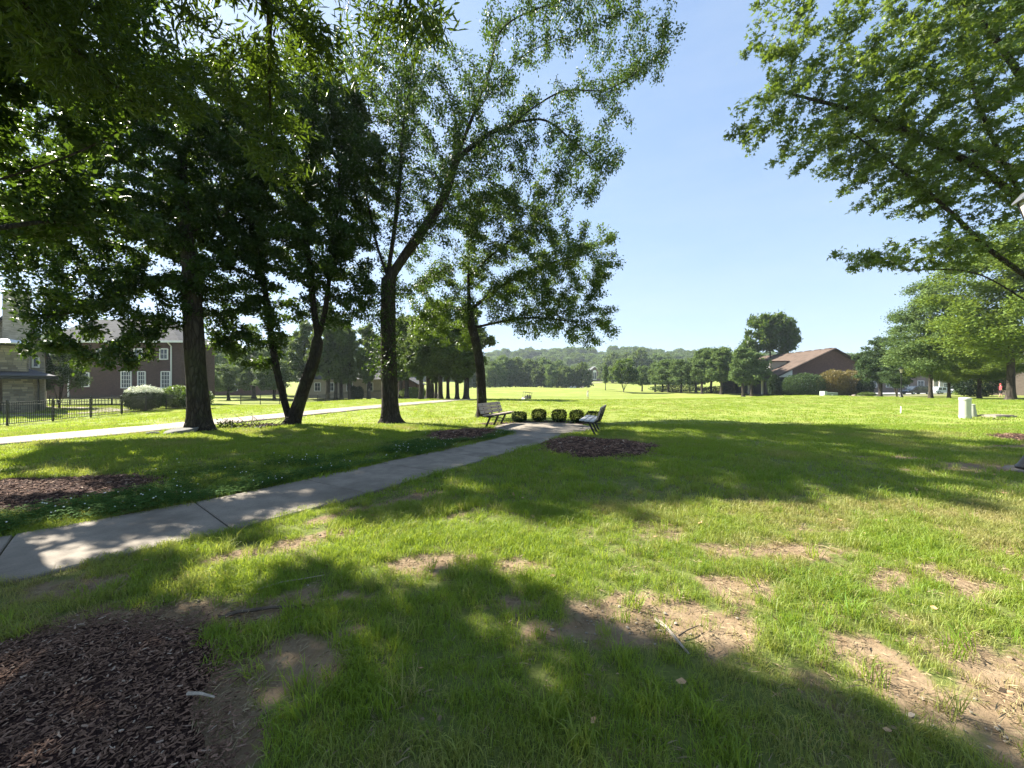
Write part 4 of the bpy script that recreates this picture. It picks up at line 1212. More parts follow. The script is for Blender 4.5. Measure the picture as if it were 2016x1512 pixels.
# grove behind the shade trees
TPL['grove'] = bg_tree('grove_tree', 'x', 'tall', 49, MAT['leaf_mid'], None, 10, 15000, 0.34, 0.22)
GG = 'slim trees of the dark grove beside the cart path'
GL = 'slim dark tree of the grove beside the cart path'
for i, (u, Y, s, sx) in enumerate([(828, 43, 1.0, .95), (843, 45, 1.15, 1.0), (851, 48, 1.2, 1.1), (858, 46, 0.9, .8), (867, 43.5, 1.15, 1.15), (882, 44, 0.95, .8), (800, 52, 1.15, 1.2), (900, 56, 1.1, 1.3)]):
    place('grove', GL, (bx(u, Y), Y), s, i * 2.1, GG, sx)
place('grove', 'thicker-trunked grove tree standing apart by the cart path', (bx(918, 43), 43), 1.1, 0.7, None, 1.35)
GB = 'trees in the gardens behind the fence'
for i, (u, Y, s, sx, kd) in enumerate([(645, 57, 1.5, 1.35, 'grove'), (661, 60, 1.35, 1.1, 'grove'), (672, 62, 1.3, 1.2, 'grove'), (688, 59, 1.2, 1.0, 'grove'), (726, 58, 1.2, 1.2, 'grove'), (788, 60, 1.35, 1.3, 'grove'), (600, 66, 1.4, 1.4, 'grove'),
                                       (500, 68, 1.0, 1.3, 'row'), (450, 62, .62, .9, 'row'), (540, 64, .75, 1.0, 'row'), (410, 75, 1.1, 1.3, 'row'), (745, 75, 1.3, 1.5, 'row'), (560, 82, 1.4, 1.6, 'row')]):
    place(kd, 'garden tree behind the black fence' if kd == 'grove' else 'leafy round garden tree behind the black fence', (bx(u, Y), Y), s, i * 1.3, GB if kd == 'grove' else 'round trees in the gardens behind the fence', sx)
place('small_multi', 'small garden tree with one dark stem by the stone house', (bx(116, 34), 34), 0.62, 0.2, None, 0.5)
# edge of the far wood
TPL['wood'] = bg_tree('wood_tree', 'x', 'bushy', 50, MAT['leaf_far'], None, 10, 6500, 0.6, 0.5)
TPL['wood2'] = bg_tree('wood_tree', 'x', 'bushy', 51, MAT['leaf_mid'], None, 10, 6500, 0.6, 0.5)
WG = 'trees along the edge of the far wood'
random.seed(4)
for i, u in enumerate(list(range(925, 1150, 10)) + list(range(1205, 1330, 13))):
    Y = 165 + random.uniform(-12, 22) + (70 if u > 1150 else 0)
    s = random.uniform(0.8, 1.5) * (1.0 if u < 1150 else 1.5)
    if 1085 < u < 1140: s *= 1.15
    kd = 'wood2' if random.random() < (0.45 if u < 1085 else 0.7) else 'wood'
    place(kd, 'leafy tree along the edge of the far wood' if kd == 'wood' else 'dark green tree along the edge of the far wood', (bx(u, Y), Y), s * 0.98, random.uniform(0, 6), WG if kd == 'wood' else 'dark trees along the edge of the far wood', s * random.uniform(.95, 1.2))
# wooded hill: one mass
def crown_t(seed, m):
    g = np.random.default_rng(seed)
    P = sample_crown([(0, 0, 6, 5.2, 5.2, 4.6), (1.5, 1, 8, 3.2, 3.2, 3), (-2, -1, 7, 3, 3, 3)], 1700, g, 0.45, 1.5)
    me = leaf_mesh('wood_crown', P, P - np.array([0, 0, 5]), 1.15, g, 'oval', 0.8); me.materials.append(m); return me
g = np.random.default_rng(77)
n = 4200
y = g.uniform(210, 640, n); x = g.uniform(-1.35, 1.5, n) * y
rr = np.hypot(x, y)
k_ = (rr > 290) & (rr < 640) & (g.uniform(0, 1, n) < 0.75)
k_ &= ~((np.abs(x - bx(1178, 290)) < 24) & (y < 330) & (y > 200))
x, y = x[k_], y[k_]; m = len(x)
sz = g.uniform(0.75, 1.35, m)
scatter('wooded_hill', np.stack([x, y, H(x, y) - 1.5], -1), np.stack([np.zeros(m), np.zeros(m), g.uniform(0, 6.28, m)], -1), np.stack([sz * 1.1, sz * 1.1, sz * g.uniform(.85, 1.15, m)], -1), g.integers(0, 3, m), np.zeros(m),
        [crown_t(1, MAT['leaf_far']), crown_t(2, MAT['leaf_mid']), crown_t(3, MAT['leaf_far'])], 'wooded hill closing the view beyond the golf course', 'wood')

# ------------------------------------------------------------------ shrubs
def shrub(name, label, loc, rx, ry, rz_, n, size, m, seed, group=None, cat='bush', boxy=0.0, top=None, stem=True):
    g = np.random.default_rng(seed)
    z0 = h1(loc[0], loc[1])
    t_ = thing(name, label, cat, (loc[0], loc[1], z0), 0, group)
    d = g.normal(size=(n, 3)); d /= np.linalg.norm(d, axis=1)[:, None]
    p = 2 + boxy * 4
    d /= ((np.abs(d) ** p).sum(1) ** (1 / p))[:, None]
    r_ = g.uniform(0, 1, n) ** (1 / 5.0) * (1 + 0.07 * np.sin(d[:, 0] * 7 + seed) * np.sin(d[:, 1] * 6) + g.normal(0, 0.03, n))
    P = d * r_[:, None] * np.array([rx, ry, rz_]) + np.array([0, 0, rz_ + 0.06])
    if top is not None:
        f = P[:, 2] > rz_ * 1.45 + 0.06
        me = leaf_mesh('blossom', P[f] + [0, 0, .04], d[f], size * 1.1, g, 'oval', 0.8); me.materials.append(top); o = obj('blossom', me, t_); o['kind'] = 'stuff'
        P, d = P[~f], d[~f]
    me = leaf_mesh('foliage', P, d, size, g, 'oval', 0.8); me.materials.append(m)
    o = obj('foliage', me, t_); o['kind'] = 'stuff'
    mb = MB()
    for k in range(5):
        a = k * 1.256 + seed; mb.tube([(0.02 * math.cos(a), 0.02 * math.sin(a), -0.05), (rx * .25 * math.cos(a), ry * .25 * math.sin(a), rz_ * .7), (rx * .5 * math.cos(a), ry * .5 * math.sin(a), rz_ * 1.3)], [0.03 * rz_ + .006, 0.02 * rz_ + .004, 0.004], 5)
    mb.build('stems', MAT['bark_far'], t_)
    return t_
for i, (x, y, rx, rz_, bxy, lb) in enumerate([(0.30, 15.95, 0.30, 0.20, 0.5, 'low rounded clipped bush next to the tan bench'), (1.14, 16.2, 0.295, 0.24, 0.3, 'clipped bush with stray shoots on top, second from the tan bench'),
                                              (1.96, 16.0, 0.30, 0.24, 0.35, 'square-clipped dark bush at the middle of the five behind the pad'), (2.66, 15.75, 0.29, 0.24, 0.25, 'rounded clipped bush next but one to the pale-seated bench'), (3.28, 15.5, 0.30, 0.22, 0.35, 'clipped bush half hidden behind the pale-seated bench')]):
    shrub('clipped_bush', lb, (x, y), rx, rx, rz_, 3400, 0.042, MAT['leaf_box'], i + 1, 'clipped bushes behind the seating pad', boxy=bxy)
shrub('flowering_bush', 'rounded bush with pale blossom on top behind the black fence', (-28.9, 30.2), 1.35, 1.2, 0.95, 6000, 0.13, MAT['leaf_box'], 21, top=MAT['leaf_flower'])
shrub('garden_shrub', 'loose yellow-green shrub behind the black fence by the thick tree', (-29.2, 33.6), 1.5, 1.2, 0.95, 5000, 0.16, MAT['leaf_maple'], 22)
shrub('garden_shrub', 'dark loose shrub half behind the thick shade tree', (-27.2, 33.2), 1.2, 1.1, 0.85, 4000, 0.15, MAT['leaf_mass'], 23)
shrub('arborvitae', 'narrow dark evergreen column by the porch of the gabled building', (bx(1524, 73), 73), 1.1, 1.1, 2.1, 4500, 0.24, MAT['leaf_box'], 24, cat='shrub')
shrub('weeping_maple', 'low dark green spreading tree before the gabled brick wall', (bx(1585, 71), 71), 4.2, 2.4, 2.1, 9000, 0.26, MAT['leaf_dark'], 25, cat='shrub')
shrub('bronze_maple', 'bronze-topped bush before the right of the gabled wall', (bx(1640, 70), 70), 2.4, 2.0, 2.4, 7000, 0.25, MAT['leaf_bronze'], 26, cat='shrub')
shrub('bronze_maple', 'bronze bush at the right corner of the gabled building', (bx(1674, 70.5), 70.5), 2.0, 1.9, 2.3, 6000, 0.25, MAT['leaf_bronze'], 27, cat='shrub')
shrub('evergreen_cone', 'dark conical evergreen at the corner of the gabled building', (bx(1704, 68), 68), 1.1, 1.1, 1.5, 3500, 0.22, MAT['leaf_box'], 28, cat='shrub')
shrub('ground_shrub', 'low grey-green shrub among the rocks', (bx(1706, 60), 60), 1.3, 0.7, 0.32, 2200, 0.14, MAT['leaf_mid'], 29, cat='shrub')
shrub('spreading_evergreen', 'wide dark evergreen behind the bright oak near the walking person', (bx(1925, 56), 56), 3.4, 2.6, 2.3, 9000, 0.25, MAT['leaf_box'], 30, cat='shrub')
shrub('hedge', 'small clipped yellow-green hedge by the parked cars', (bx(1893, 62), 62), 1.0, 0.6, 0.35, 1500, 0.12, MAT['leaf_bright'], 31, cat='shrub', boxy=0.7)
shrub('arborvitae', 'narrow evergreen beside the pale house behind the fence', (bx(696, 60), 60), 0.6, 0.6, 1.2, 2000, 0.2, MAT['leaf_box'], 32, 'evergreens by the pale house', cat='shrub')
shrub('arborvitae', 'narrow evergreen beside the pale house behind the fence', (bx(707, 60), 60), 0.6, 0.6, 1.15, 2000, 0.2, MAT['leaf_box'], 33, 'evergreens by the pale house', cat='shrub')
shrub('border_shrub', 'low lit shrub by the cart path bend beyond the shade trees', (bx(815, 58), 58), 2.2, 1.2, 0.8, 3000, 0.2, MAT['leaf_bright'], 34, cat='shrub')
shrub('clipped_bush', 'dark round shrub under the row trees by the gabled building', (bx(1560, 72), 72), 2.2, 1.2, 0.7, 3000, 0.2, MAT['leaf_box'], 35, cat='shrub')
shrub('clipped_bush', 'long low dark shrub bed below the field-edge trees', (bx(1430, 92), 92), 7.0, 1.2, 0.8, 5000, 0.25, MAT['leaf_box'], 36, cat='shrub')
shrub('clipped_bush', 'far low dark shrub bed below the field-edge trees', (bx(1335, 104), 104), 8.0, 1.4, 0.9, 5000, 0.28, MAT['leaf_dark'], 37, cat='shrub')

# ------------------------------------------------------------------ buildings
def window(parent, x, z, w, h_, y, cols=2, rows=2, face='y', frame=None):
    """white-framed window standing proud of a wall; y is the wall plane"""
    fr = frame or MAT['white']
    o = bpy.data.objects.new('window', None)
    mb = MB(); t = 0.1
    def B(c, d):
        if face == 'y': mb.box(c, d)
        else: mb.box((c[1], c[0], c[2]), (d[1], d[0], d[2]))
    s_ = -1
    B((x, y - .03, z + h_ / 2), (w, .12, t)); B((x, y - .03, z - h_ / 2), (w + .1, .16, t))
    B((x - w / 2, y - .033, z), (t, .12, h_)); B((x + w / 2, y - .033, z), (t, .12, h_))
    win = mb.build('window', fr, parent)
    mb = MB(); B((x, y - .015, z), (w - t * .9, .03, h_ - t * .9)); mb.build('pane', MAT['glass'], win)
    mb = MB()
    for i in range(1, cols): B((x - w / 2 + w * i / cols, y - .036, z), (.035, .03, h_ - t))
    for j in range(1, rows): B((x, y - .039, z - h_ / 2 + h_ * j / rows), (w - t, .03, .035))
    if mb.v: mb.build('muntins', fr, win)
    return win

# pale stone and brick house behind the fence: its gable looks towards the lawn
hA = thing('stone_house', 'pale brick and ledge-stone house with tall chimney behind the black fence', 'house', (-37.5, 31.5, -0.55), R(49.5))
MB().extr_y([(-9, 0), (-.5, 0), (-.5, 4.9), (-1.7, 8.3), (-4.5, 4.5), (-9, 4.5)], 0, 7).build('wall', MAT['brick_pale'], hA)
def slab_y(mb, a, b, y0, y1, t=.16):
    mb.bar(((a[0] + b[0]) / 2, y0, (a[1] + b[1]) / 2), ((a[0] + b[0]) / 2, y1, (a[1] + b[1]) / 2), t, math.dist(a, b), up=(b[0] - a[0], 0, b[1] - a[1]))
mb = MB(); slab_y(mb, (-1.72, 8.42), (-.25, 4.3), -.3, 7.3); slab_y(mb, (-1.68, 8.42), (-4.7, 4.3), -.3, 7.3); slab_y(mb, (-4.6, 4.6), (-9.4, 4.62), -.4, 7.4)
roofA = mb.build('roof', MAT['shingle_grey'], hA)
mb = MB(); mb.bar((-1.7, -.36, 8.4), (-.22, -.36, 4.2), .1, .34, up=(0, 1, 0)); mb.bar((-1.7, -.38, 8.4), (-4.75, -.38, 4.2), .1, .26, up=(0, 1, 0)); mb.build('bargeboard', MAT['black'], roofA)
mb = MB(); mb.box((-1.85, -.55, 4.6), (1.3, .9, 9.1)); mb.box((-1.85, -.55, 9.2), (1.42, 1.02, .16)); mb.build('chimney', MAT['brick_pale'], hA)
mb = MB(); mb.box((-3.6, .9, 4.1), (1.3, .9, 8.2)); mb.build('chimney', MAT['brick_tan'], hA)
mb = MB(); mb.add([(-8, -5, 2.75), (.15, -5, 2.75), (.15, -.05, 2.75), (-8, -.05, 2.75), (-8, -2.4, 3.3), (-1.2, -2.4, 3.3)], [(0, 1, 5, 4), (1, 2, 5), (2, 3, 4, 5), (3, 0, 4), (0, 3, 2, 1)]); pr_ = mb.build('porch_roof', MAT['shingle_grey'], hA)
mb = MB(); mb.box((-3.9, -5.03, 2.62), (8.2, .12, .26)); mb.box((.17, -2.5, 2.60), (.12, 4.8, .24)); mb.build('gutter', MAT['black'], pr_)
MB().tube([(-.7, -4.7, 2.55), (-.7, -4.3, 2.3), (-.7, -4.3, .2)], .05, 8).build('downspout', MAT['black'], hA)
def stonework(parent, x0, x1, y0, y1, z0, z1, name):
    core = MB(); core.box(((x0 + x1) / 2, (y0 + y1) / 2, (z0 + z1) / 2), (x1 - x0 - .04, y1 - y0 - .04, z1 - z0)); c = core.build(name, MAT['rock'], parent)
    z = z0
    while z < z1 - 0.05:
        h_ = min(random.choice((0.12, 0.15, 0.18)), z1 - z)
        for ax in ('x', 'y'):
            a, b = (x0, x1) if ax == 'x' else (y0, y1)
            p = a
            while p < b - 0.02:
                w = min(random.uniform(0.22, 0.55), b - p)
                if b - p - w < 0.12: w = b - p
                dp = random.uniform(0.05, 0.11)
                m_ = MB()
                if ax == 'x': m_.box((p + w / 2, y0 - dp / 2 + .03, z + h_ / 2), (w - .02, dp, h_ - .02))
                else: m_.box((x1 + dp / 2 - .03, p + w / 2, z + h_ / 2), (dp, w - .02, h_ - .02))
                m_.build('stone', MAT['stone'], c)
                p += w
        z += h_
random.seed(9)
stonework(hA, -2.3, -.95, -4.3, -3.4, -.1, 2.65, 'stone_column')
stonework(hA, -2.95, -1.25, -3.9, -3.1, 3.05, 4.9, 'stone_stack')
mb = MB(); mb.lathe([(1.3, 0), (1.32, .06), (0.8, .26), (0.1, .38)], 20, (-2.1, -3.5, 5.0)); cap = mb.build('chimney_cap', MAT['steel_roof'], hA)
MB().box((-2.1, -3.5, 4.95), (1.9, .95, .14)).build('cap_frame', MAT['black'], cap)
MB().box((-5.2, -.4, 1.3), (6, .3, 2.5)).build('porch_wall', MAT['brick_tan'], hA)
window(hA, -.95, 3.9, .3, .8, 0, 1, 1); window(hA, -6.5, 3.2, 1.0, 1.2, 0, 2, 2)

# plum brick two-storey house
hB = thing('brick_house', 'dark plum brick two-storey house with white downspouts behind the trees', 'house', (-46.7, 45, 0.0))
mb = MB(); mb.box((0, 2.6, 3.2), (15.8, 5.2, 6.7)); mb.build('wall', MAT['brick_dark'], hB)
mb = MB(); mb.add([(-8.6, -0.6, 6.5), (8.4, -0.6, 6.5), (8.4, 5.8, 6.5), (-8.6, 5.8, 6.5), (-5.0, 2.6, 9.6), (4.0, 2.6, 9.6)], [(0, 1, 5, 4), (1, 2, 5), (2, 3, 4, 5), (3, 0, 4), (0, 3, 2, 1)]); r_ = mb.build('roof', MAT['shingle_grey'], hB)
mb = MB(); mb.box((0, -0.64, 6.5), (17.3, .14, .22)); mb.build('gutter', MAT['white'], r_)
for x in (-5.1, 6.9):
    mb = MB(); mb.tube([(x, -.55, 6.4), (x, -.1, 6.0), (x, -.1, 0.1)], .07, 8); mb.build('downspout', MAT['white'], hB)
for (x, z, w, h_, c_, r2) in ((-6.9, 5.0, .9, .9, 2, 2), (-1.4, 5.1, .9, 1.2, 2, 2), (1.6, 2.1, 1.15, 1.9, 4, 4), (3.4, 2.1, .85, 1.9, 3, 4), (6.2, 2.1, 1.0, 1.9, 3, 4), (3.0, 5.1, .9, 1.2, 2, 2), (6.0, 5.1, .9, 1.2, 2, 2), (-3.2, 2.1, .9, 1.6, 2, 3)):
    window(hB, x, z, w, h_, 0.0, c_, r2)
# pale low house, red garage and far white gable behind the fence
hC = thing('pale_house', 'long low pale stucco house glimpsed under the grove', 'house', (bx(700, 66), 66, -0.8))
mb = MB(); mb.box((0, 4, 1.6), (18, 8, 3.3)); mb.build('wall', MAT['stucco'], hC)
mb = MB(); mb.add([(-9.6, -.6, 3.2), (9.6, -.6, 3.2), (9.6, 8.6, 3.2), (-9.6, 8.6, 3.2), (-7, 4, 5.6), (7, 4, 5.6)], [(0, 1, 5, 4), (1, 2, 5), (2, 3, 4, 5), (3, 0, 4), (0, 3, 2, 1)]); mb.build('roof', MAT['shingle_grey'], hC)
for x in (-6.5, -4.2, -1, 2.5, 5.5): window(hC, x, 1.9, 1.0, 1.4, 0.0, 2, 2)
hD = thing('gabled_house', 'white-gabled brick house glimpsed between the thick trees', 'house', (bx(440, 84), 84, -0.9))
mb = MB(); mb.extr_y([(-6, 0), (6, 0), (6, 3.4), (0, 6.6), (-6, 3.4)], 0, 10); mb.build('wall', MAT['brick_red'], hD)
mb = MB(); mb.bar((-3.2, -.5, 5.2), (-3.2, 10.5, 5.2), .2, 7.6, up=(6.4, 0, 3.4)); mb.bar((3.2, -.5, 5.2), (3.2, 10.5, 5.2), .2, 7.6, up=(-6.4, 0, 3.4)); rD = mb.build('roof', MAT['shingle_grey'], hD)
mb = MB(); mb.bar((-6.5, -.62, 3.3), (0, -.62, 6.8), .3, .16, up=(0, 1, 0)); mb.bar((6.5, -.62, 3.3), (0, -.62, 6.8), .3, .16, up=(0, 1, 0)); mb.build('bargeboard', MAT['white'], rD)
window(hD, -2.5, 1.8, 1.2, 1.5, 0, 2, 2); window(hD, 2.5, 1.8, 1.2, 1.5, 0, 2, 2)
hE = thing('red_outbuilding', 'small red brick outbuilding behind the grove trees', 'shed', (bx(797, 62), 62, -0.8))
mb = MB(); mb.extr_y([(-2, 0), (2, 0), (2, 2.3), (0, 3.4), (-2, 2.3)], 0, 5); mb.build('wall', MAT['brick_red'], hE)
mb = MB(); mb.bar((-1.1, -.3, 2.95), (-1.1, 5.3, 2.95), .12, 2.7, up=(2.2, 0, 1.2)); mb.bar((1.1, -.3, 2.95), (1.1, 5.3, 2.95), .12, 2.7, up=(-2.2, 0, 1.2)); mb.build('roof', MAT['shingle_grey'], hE)
window(hE, 0.6, 1.3, .9, 1.0, 0, 2, 2)

# brown-roofed brick building on the right
RBX, RBY = bx(1632, 75), 75.0
rb = thing('gabled_building', 'brown-roofed brick building with wide gable, dormer and dark porch', 'building', (RBX, RBY, -0.55), R(-3)); rb.scale = (1.0, 1.0, 1.06)
mb = MB(); mb.extr_y([(-6.9, 0), (6.9, 0), (6.9, 5.0), (0.8, 8.3), (-6.9, 4.7)], 0, 26); mb.build('wall', MAT['brick_red'], rb)
def roof_slab(mb, a, b, y0, y1, t=.22):
    mb.bar(((a[0] + b[0]) / 2, y0, (a[1] + b[1]) / 2), ((a[0] + b[0]) / 2, y1, (a[1] + b[1]) / 2), t, math.dist(a, b), up=(b[0] - a[0], 0, b[1] - a[1]))
mb = MB(); roof_slab(mb, (0.85, 8.55), (-10.2, 3.45), -.5, 26.5); roof_slab(mb, (0.75, 8.55), (7.6, 4.75), -.5, 26.5); rr_ = mb.build('roof', MAT['shingle_tan'], rb)
mb = MB(); mb.bar((0.85, -.58, 8.5), (-10.2, -.58, 3.4), .12, .3, up=(0, 1, 0)); mb.bar((0.8, -.58, 8.5), (7.6, -.58, 4.7), .12, .3, up=(0, 1, 0)); mb.build('fascia', plain('fascia_brown', (.05, .035, .03)), rr_)
for k in range(9):
    mb = MB(); mb.box((0.8, 1.2 + k * 2.8, 8.66), (.5, 1.6, .12)); mb.build('ridge_vent', MAT['shingle_tan'], rr_)
mb = MB(); mb.box((-8.2, 12.5, 1.65), (2.5, 22, 3.3)); mb.build('porch_wall', plain('porch_navy', (.018, .022, .04)), rb)
for y in (0.3, 5, 10):
    mb = MB(); mb.box((-9.7, y, 1.7), (.3, .3, 3.4)); mb.build('porch_post', MAT['white'], rb)
mb = MB(); mb.extr_y([(-9.6, 3.3), (-6.95, 3.3), (-6.95, 4.6)], -.1, .1); mb.build('eave_panel', MAT['white'], rb)
dm = MB(); dm.box((-6.3, 6.5, 5.3), (3.4, 2.6, 2.2)); dm_ = dm.build('dormer', MAT['stucco'], rb)
mb = MB(); mb.box((-6.2, 6.5, 6.5), (4.0, 3.1, .2)); mb.build('dormer_roof', MAT['shingle_tan'], dm_)
for k in (-.8, 0, .8): window(rb, 6.5 + k, 5.35, .62, 1.3, -8.02, 1, 1, face='x')
for (x, z, w, h_) in ((-4.6, 1.5, 1.2, 1.3), (-2.6, 1.5, 1.0, 1.3), (-.6, 1.5, 1.8, 1.3), (4.4, 1.6, 1.8, 1.4)): window(rb, x, z, w, h_, 0, 2, 2)
mb = MB(); mb.box((3.9, -.03, 3.7), (5.6, .12, 1.5)); mb.build('pale_panel', MAT['stucco'], rb)
# block behind it, brown wall at the right edge, far grey houses
r2_ = thing('flat_block', 'tan brick block with a pale flat parapet right of the gabled building', 'building', (bx(1735, 98), 98, -0.6))
mb = MB(); mb.box((0, 6, 3.8), (26, 12, 7.6)); mb.build('wall', MAT['brick_tan'], r2_)
mb = MB(); mb.box((0, 6, 6.6), (26.3, 12.3, 2.0)); mb.build('mansard', MAT['shingle_grey'], r2_)
mb = MB(); mb.box((0, 6, 7.75), (26.6, 12.6, .35)); mb.build('parapet', MAT['white'], r2_)
for k in range(6): window(r2_, -10 + k * 4, 2.2, 1.6, 1.6, 0, 2, 2)
r3 = thing('brown_wall_building', 'plain grey-brown brick building behind the walking person', 'building', (bx(2040, 60), 60, -0.4), R(-50))
mb = MB(); mb.box((0, 3, 2.6), (9, 6, 5.4)); mb.build('wall', MAT['brick_tan'], r3)
mb = MB(); mb.add([(-5, -.5, 5.2), (5, -.5, 5.2), (5, 6.5, 5.2), (-5, 6.5, 5.2), (-2.5, 3, 7.2), (2.5, 3, 7.2)], [(0, 1, 5, 4), (1, 2, 5), (2, 3, 4, 5), (3, 0, 4), (0, 3, 2, 1)]); mb.build('roof', MAT['shingle_grey'], r3)
window(r3, 3.2, 1.8, 1.4, 1.6, 0, 2, 2)
def far_house(label, X, Y, z, w, wall, roofm, rz=0, group=None, h_=3.0):
    t_ = thing('far_house', label, 'house', (X, Y, z), rz, group)
    mb = MB(); mb.box((0, 4.5, h_), (w, 9, h_ * 2)); mb.build('wall', wall, t_)
    mb = MB(); mb.bar((0, -.6, h_ * 2 + 1.3), (0, 9.6, h_ * 2 + 1.3), .01, .01)
    mb = MB(); mb.add([(-w / 2 - .4, -.5, h_ * 2), (w / 2 + .4, -.5, h_ * 2), (w / 2 + .4, 9.5, h_ * 2), (-w / 2 - .4, 9.5, h_ * 2), (-w / 2 - .4, 4.5, h_ * 2 + 3), (w / 2 + .4, 4.5, h_ * 2 + 3)], [(0, 1, 5, 4), (2, 3, 4, 5), (1, 2, 5), (3, 0, 4), (0, 3, 2, 1)]); mb.build('roof', roofm, t_)
    for gx_ in (-w * .27, w * .27):
        mb = MB(); mb.extr_y([(gx_ - 2, 0), (gx_ + 2, 0), (gx_ + 2, h_ * 2), (gx_, h_ * 2 + 2.2), (gx_ - 2, h_ * 2)], -1.0, 0.5); gb = mb.build('gable_bay', wall, t_)
        window(gb, gx_, h_ * 1.55, 1.5, 1.5, -1.0, 2, 2)
        window(gb, gx_, h_ * .55, 1.5, 1.6, -1.0, 2, 2)
    window(t_, 0, h_ * 1.5, 1.2, 1.4, 0, 2, 2)
    return t_
far_house('grey twin-gabled house beyond the parked cars', bx(1876, 128), 128, -0.6, 13, MAT['grey_wall'], MAT['shingle_grey'])
far_house('brown house beyond the black car', bx(1795, 120), 120, -0.6, 12, MAT['brick_tan'], MAT['shingle_grey'], h_=2.6)
# distant red house on the far slope
fh = thing('distant_house', 'distant red brick house with a tall arched white window on the far slope', 'house', (bx(1176, 285), 285, h1(bx(1176, 285), 285) - .3))
mb = MB(); mb.extr_y([(-7, 0), (3, 0), (3, 7.0), (-2, 11.2), (-7, 7.0)], 0, 10); mb.build('wall', MAT['brick_red'], fh)
mb = MB(); mb.box((8, 6, 3.4), (11, 9, 7)); mb.build('wing', MAT['brick_red'], fh)
mb = MB(); roof_slab(mb, (-2, 11.5), (-7.6, 6.8), -.5, 10.5, .3); roof_slab(mb, (-2, 11.5), (3.6, 6.8), -.5, 10.5, .3)
mb.add([(2.5, 1, 6.9), (14, 1, 6.9), (14, 11, 6.9), (2.5, 11, 6.9), (2.5, 6, 10.6), (12, 6, 10.6)], [(0, 1, 5, 4), (1, 2, 5), (2, 3, 4, 5), (3, 0, 4), (0, 3, 2, 1)]); mb.build('roof', MAT['shingle_grey'], fh)
mb = MB(); mb.bar((-7.6, -.62, 6.7), (-2, -.62, 11.4), .4, .5, up=(0, 1, 0)); mb.bar((3.6, -.62, 6.7), (-2, -.62, 11.4), .4, .5, up=(0, 1, 0)); mb.build('bargeboard', MAT['white'], fh)
mb = MB(); mb.extr_y([(-3.3, 1.5), (-.7, 1.5), (-.7, 7.4)] + [(-2 + 1.3 * math.cos(t), 7.4 + 1.3 * math.sin(t)) for t in np.linspace(.2, 2.94, 7)] + [(-3.3, 7.4)], -.2, .05); w_ = mb.build('arched_window', MAT['white'], fh)
mb = MB(); mb.box((-2.6, -.22, 4.5), (.9, .06, 5)); mb.box((-1.4, -.22, 4.5), (.9, .06, 5)); mb.build('pane', MAT['glass'], w_)
window(fh, 6.5, 4.8, 1.5, 1.8, 1.5, 2, 2); window(fh, 10.5, 4.8, 1.5, 1.8, 1.5, 2, 2)
mb = MB(); mb.add([(-10.2, -3, 2.2), (-5.5, -3, 2.2), (-5.5, 1, 2.2), (-10.2, 1, 2.2), (-8, -1, 5.2)], [(0, 1, 4), (1, 2, 4), (2, 3, 4), (3, 0, 4), (0, 3, 2, 1)]); mb.build('porch_roof', MAT['shingle_tan'], fh)
mb = MB(); mb.box((-7.8, -1, 1.1), (4, 3.4, 2.2)); mb.build('porch', MAT['stucco'], fh)

# ------------------------------------------------------------------ fence
fence = thing('iron_fence', 'black metal picket fence along the garden of the stone house', 'fence')
FPTS = [(-26.6, 14.1), (-25.2, 19.2), (-25.9, 21.7), (-26.5, 24.2), (-27.1, 26.7), (-27.8, 29.2), (-28.5, 31.7), (-29.2, 34.2), (-29.9, 36.7)]
pk_me = None
def fence_run(pts, parent, each_picket, hgt=1.2):
    zs = [h1(*p) for p in pts]
    stuff = MB()
    pm = MB().box((0, 0, hgt / 2 + .02), (.017, .017, hgt - .1)).mesh('picket'); pm.materials.append(MAT['black'])
    post = MB().box((0, 0, hgt / 2), (.065, .065, hgt + .06)); post.lathe([(.02, 0), (.045, .02), (.045, .06), (.01, .09)], 8, (0, 0, hgt + .03))
    pom = post.mesh('post'); pom.materials.append(MAT['black'])
    for i, (p, z) in enumerate(zip(pts, zs)):
        o = obj('post', pom, parent); o.location = (*p, z)
        if i + 1 < len(pts):
            q_ = pts[i + 1]; z2 = zs[i + 1]
            for hh in (.1, hgt - .17, hgt - .02):
                MB().bar((p[0], p[1], z + hh), (q_[0], q_[1], z2 + hh), .03, .035).build('rail', MAT['black'], parent)
            n_ = max(2, int(math.dist(p, q_) / .115))
            for k in range(1, n_):
                f = k / n_; x_, y_, zz = p[0] + (q_[0] - p[0]) * f, p[1] + (q_[1] - p[1]) * f, z + (z2 - z) * f
                if each_picket:
                    o = obj('picket', pm, parent); o.location = (x_, y_, zz)
                else:
                    stuff.box((x_, y_, zz + hgt / 2 + .02), (.017, .017, hgt - .1))
    if stuff.v:
        o = stuff.build('pickets', MAT['black'], parent); o['kind'] = 'stuff'
fence_run(FPTS, fence, True)
f2 = thing('iron_fence', 'far run of black picket fence before the grove and pale house', 'fence')
P2 = []
for a, b, n_ in (((-33.5, 47.5), (-24.5, 48.5), 4), ((-24.5, 48.5), (-22.0, 46.5), 1), ((-22.0, 46.5), (-11.5, 50.0), 5)):
    for k in range(n_): P2.append((a[0] + (b[0] - a[0]) * k / n_, a[1] + (b[1] - a[1]) * k / n_))
P2.append((-11.5, 50.0))
fence_run(P2, f2, False)
f3 = thing('iron_fence', 'low black fence along the foot of the plum brick house', 'fence')
fence_run([(-51 + k * 2.45, 42.4 - 0.15 * k) for k in range(8)], f3, False, 1.1)
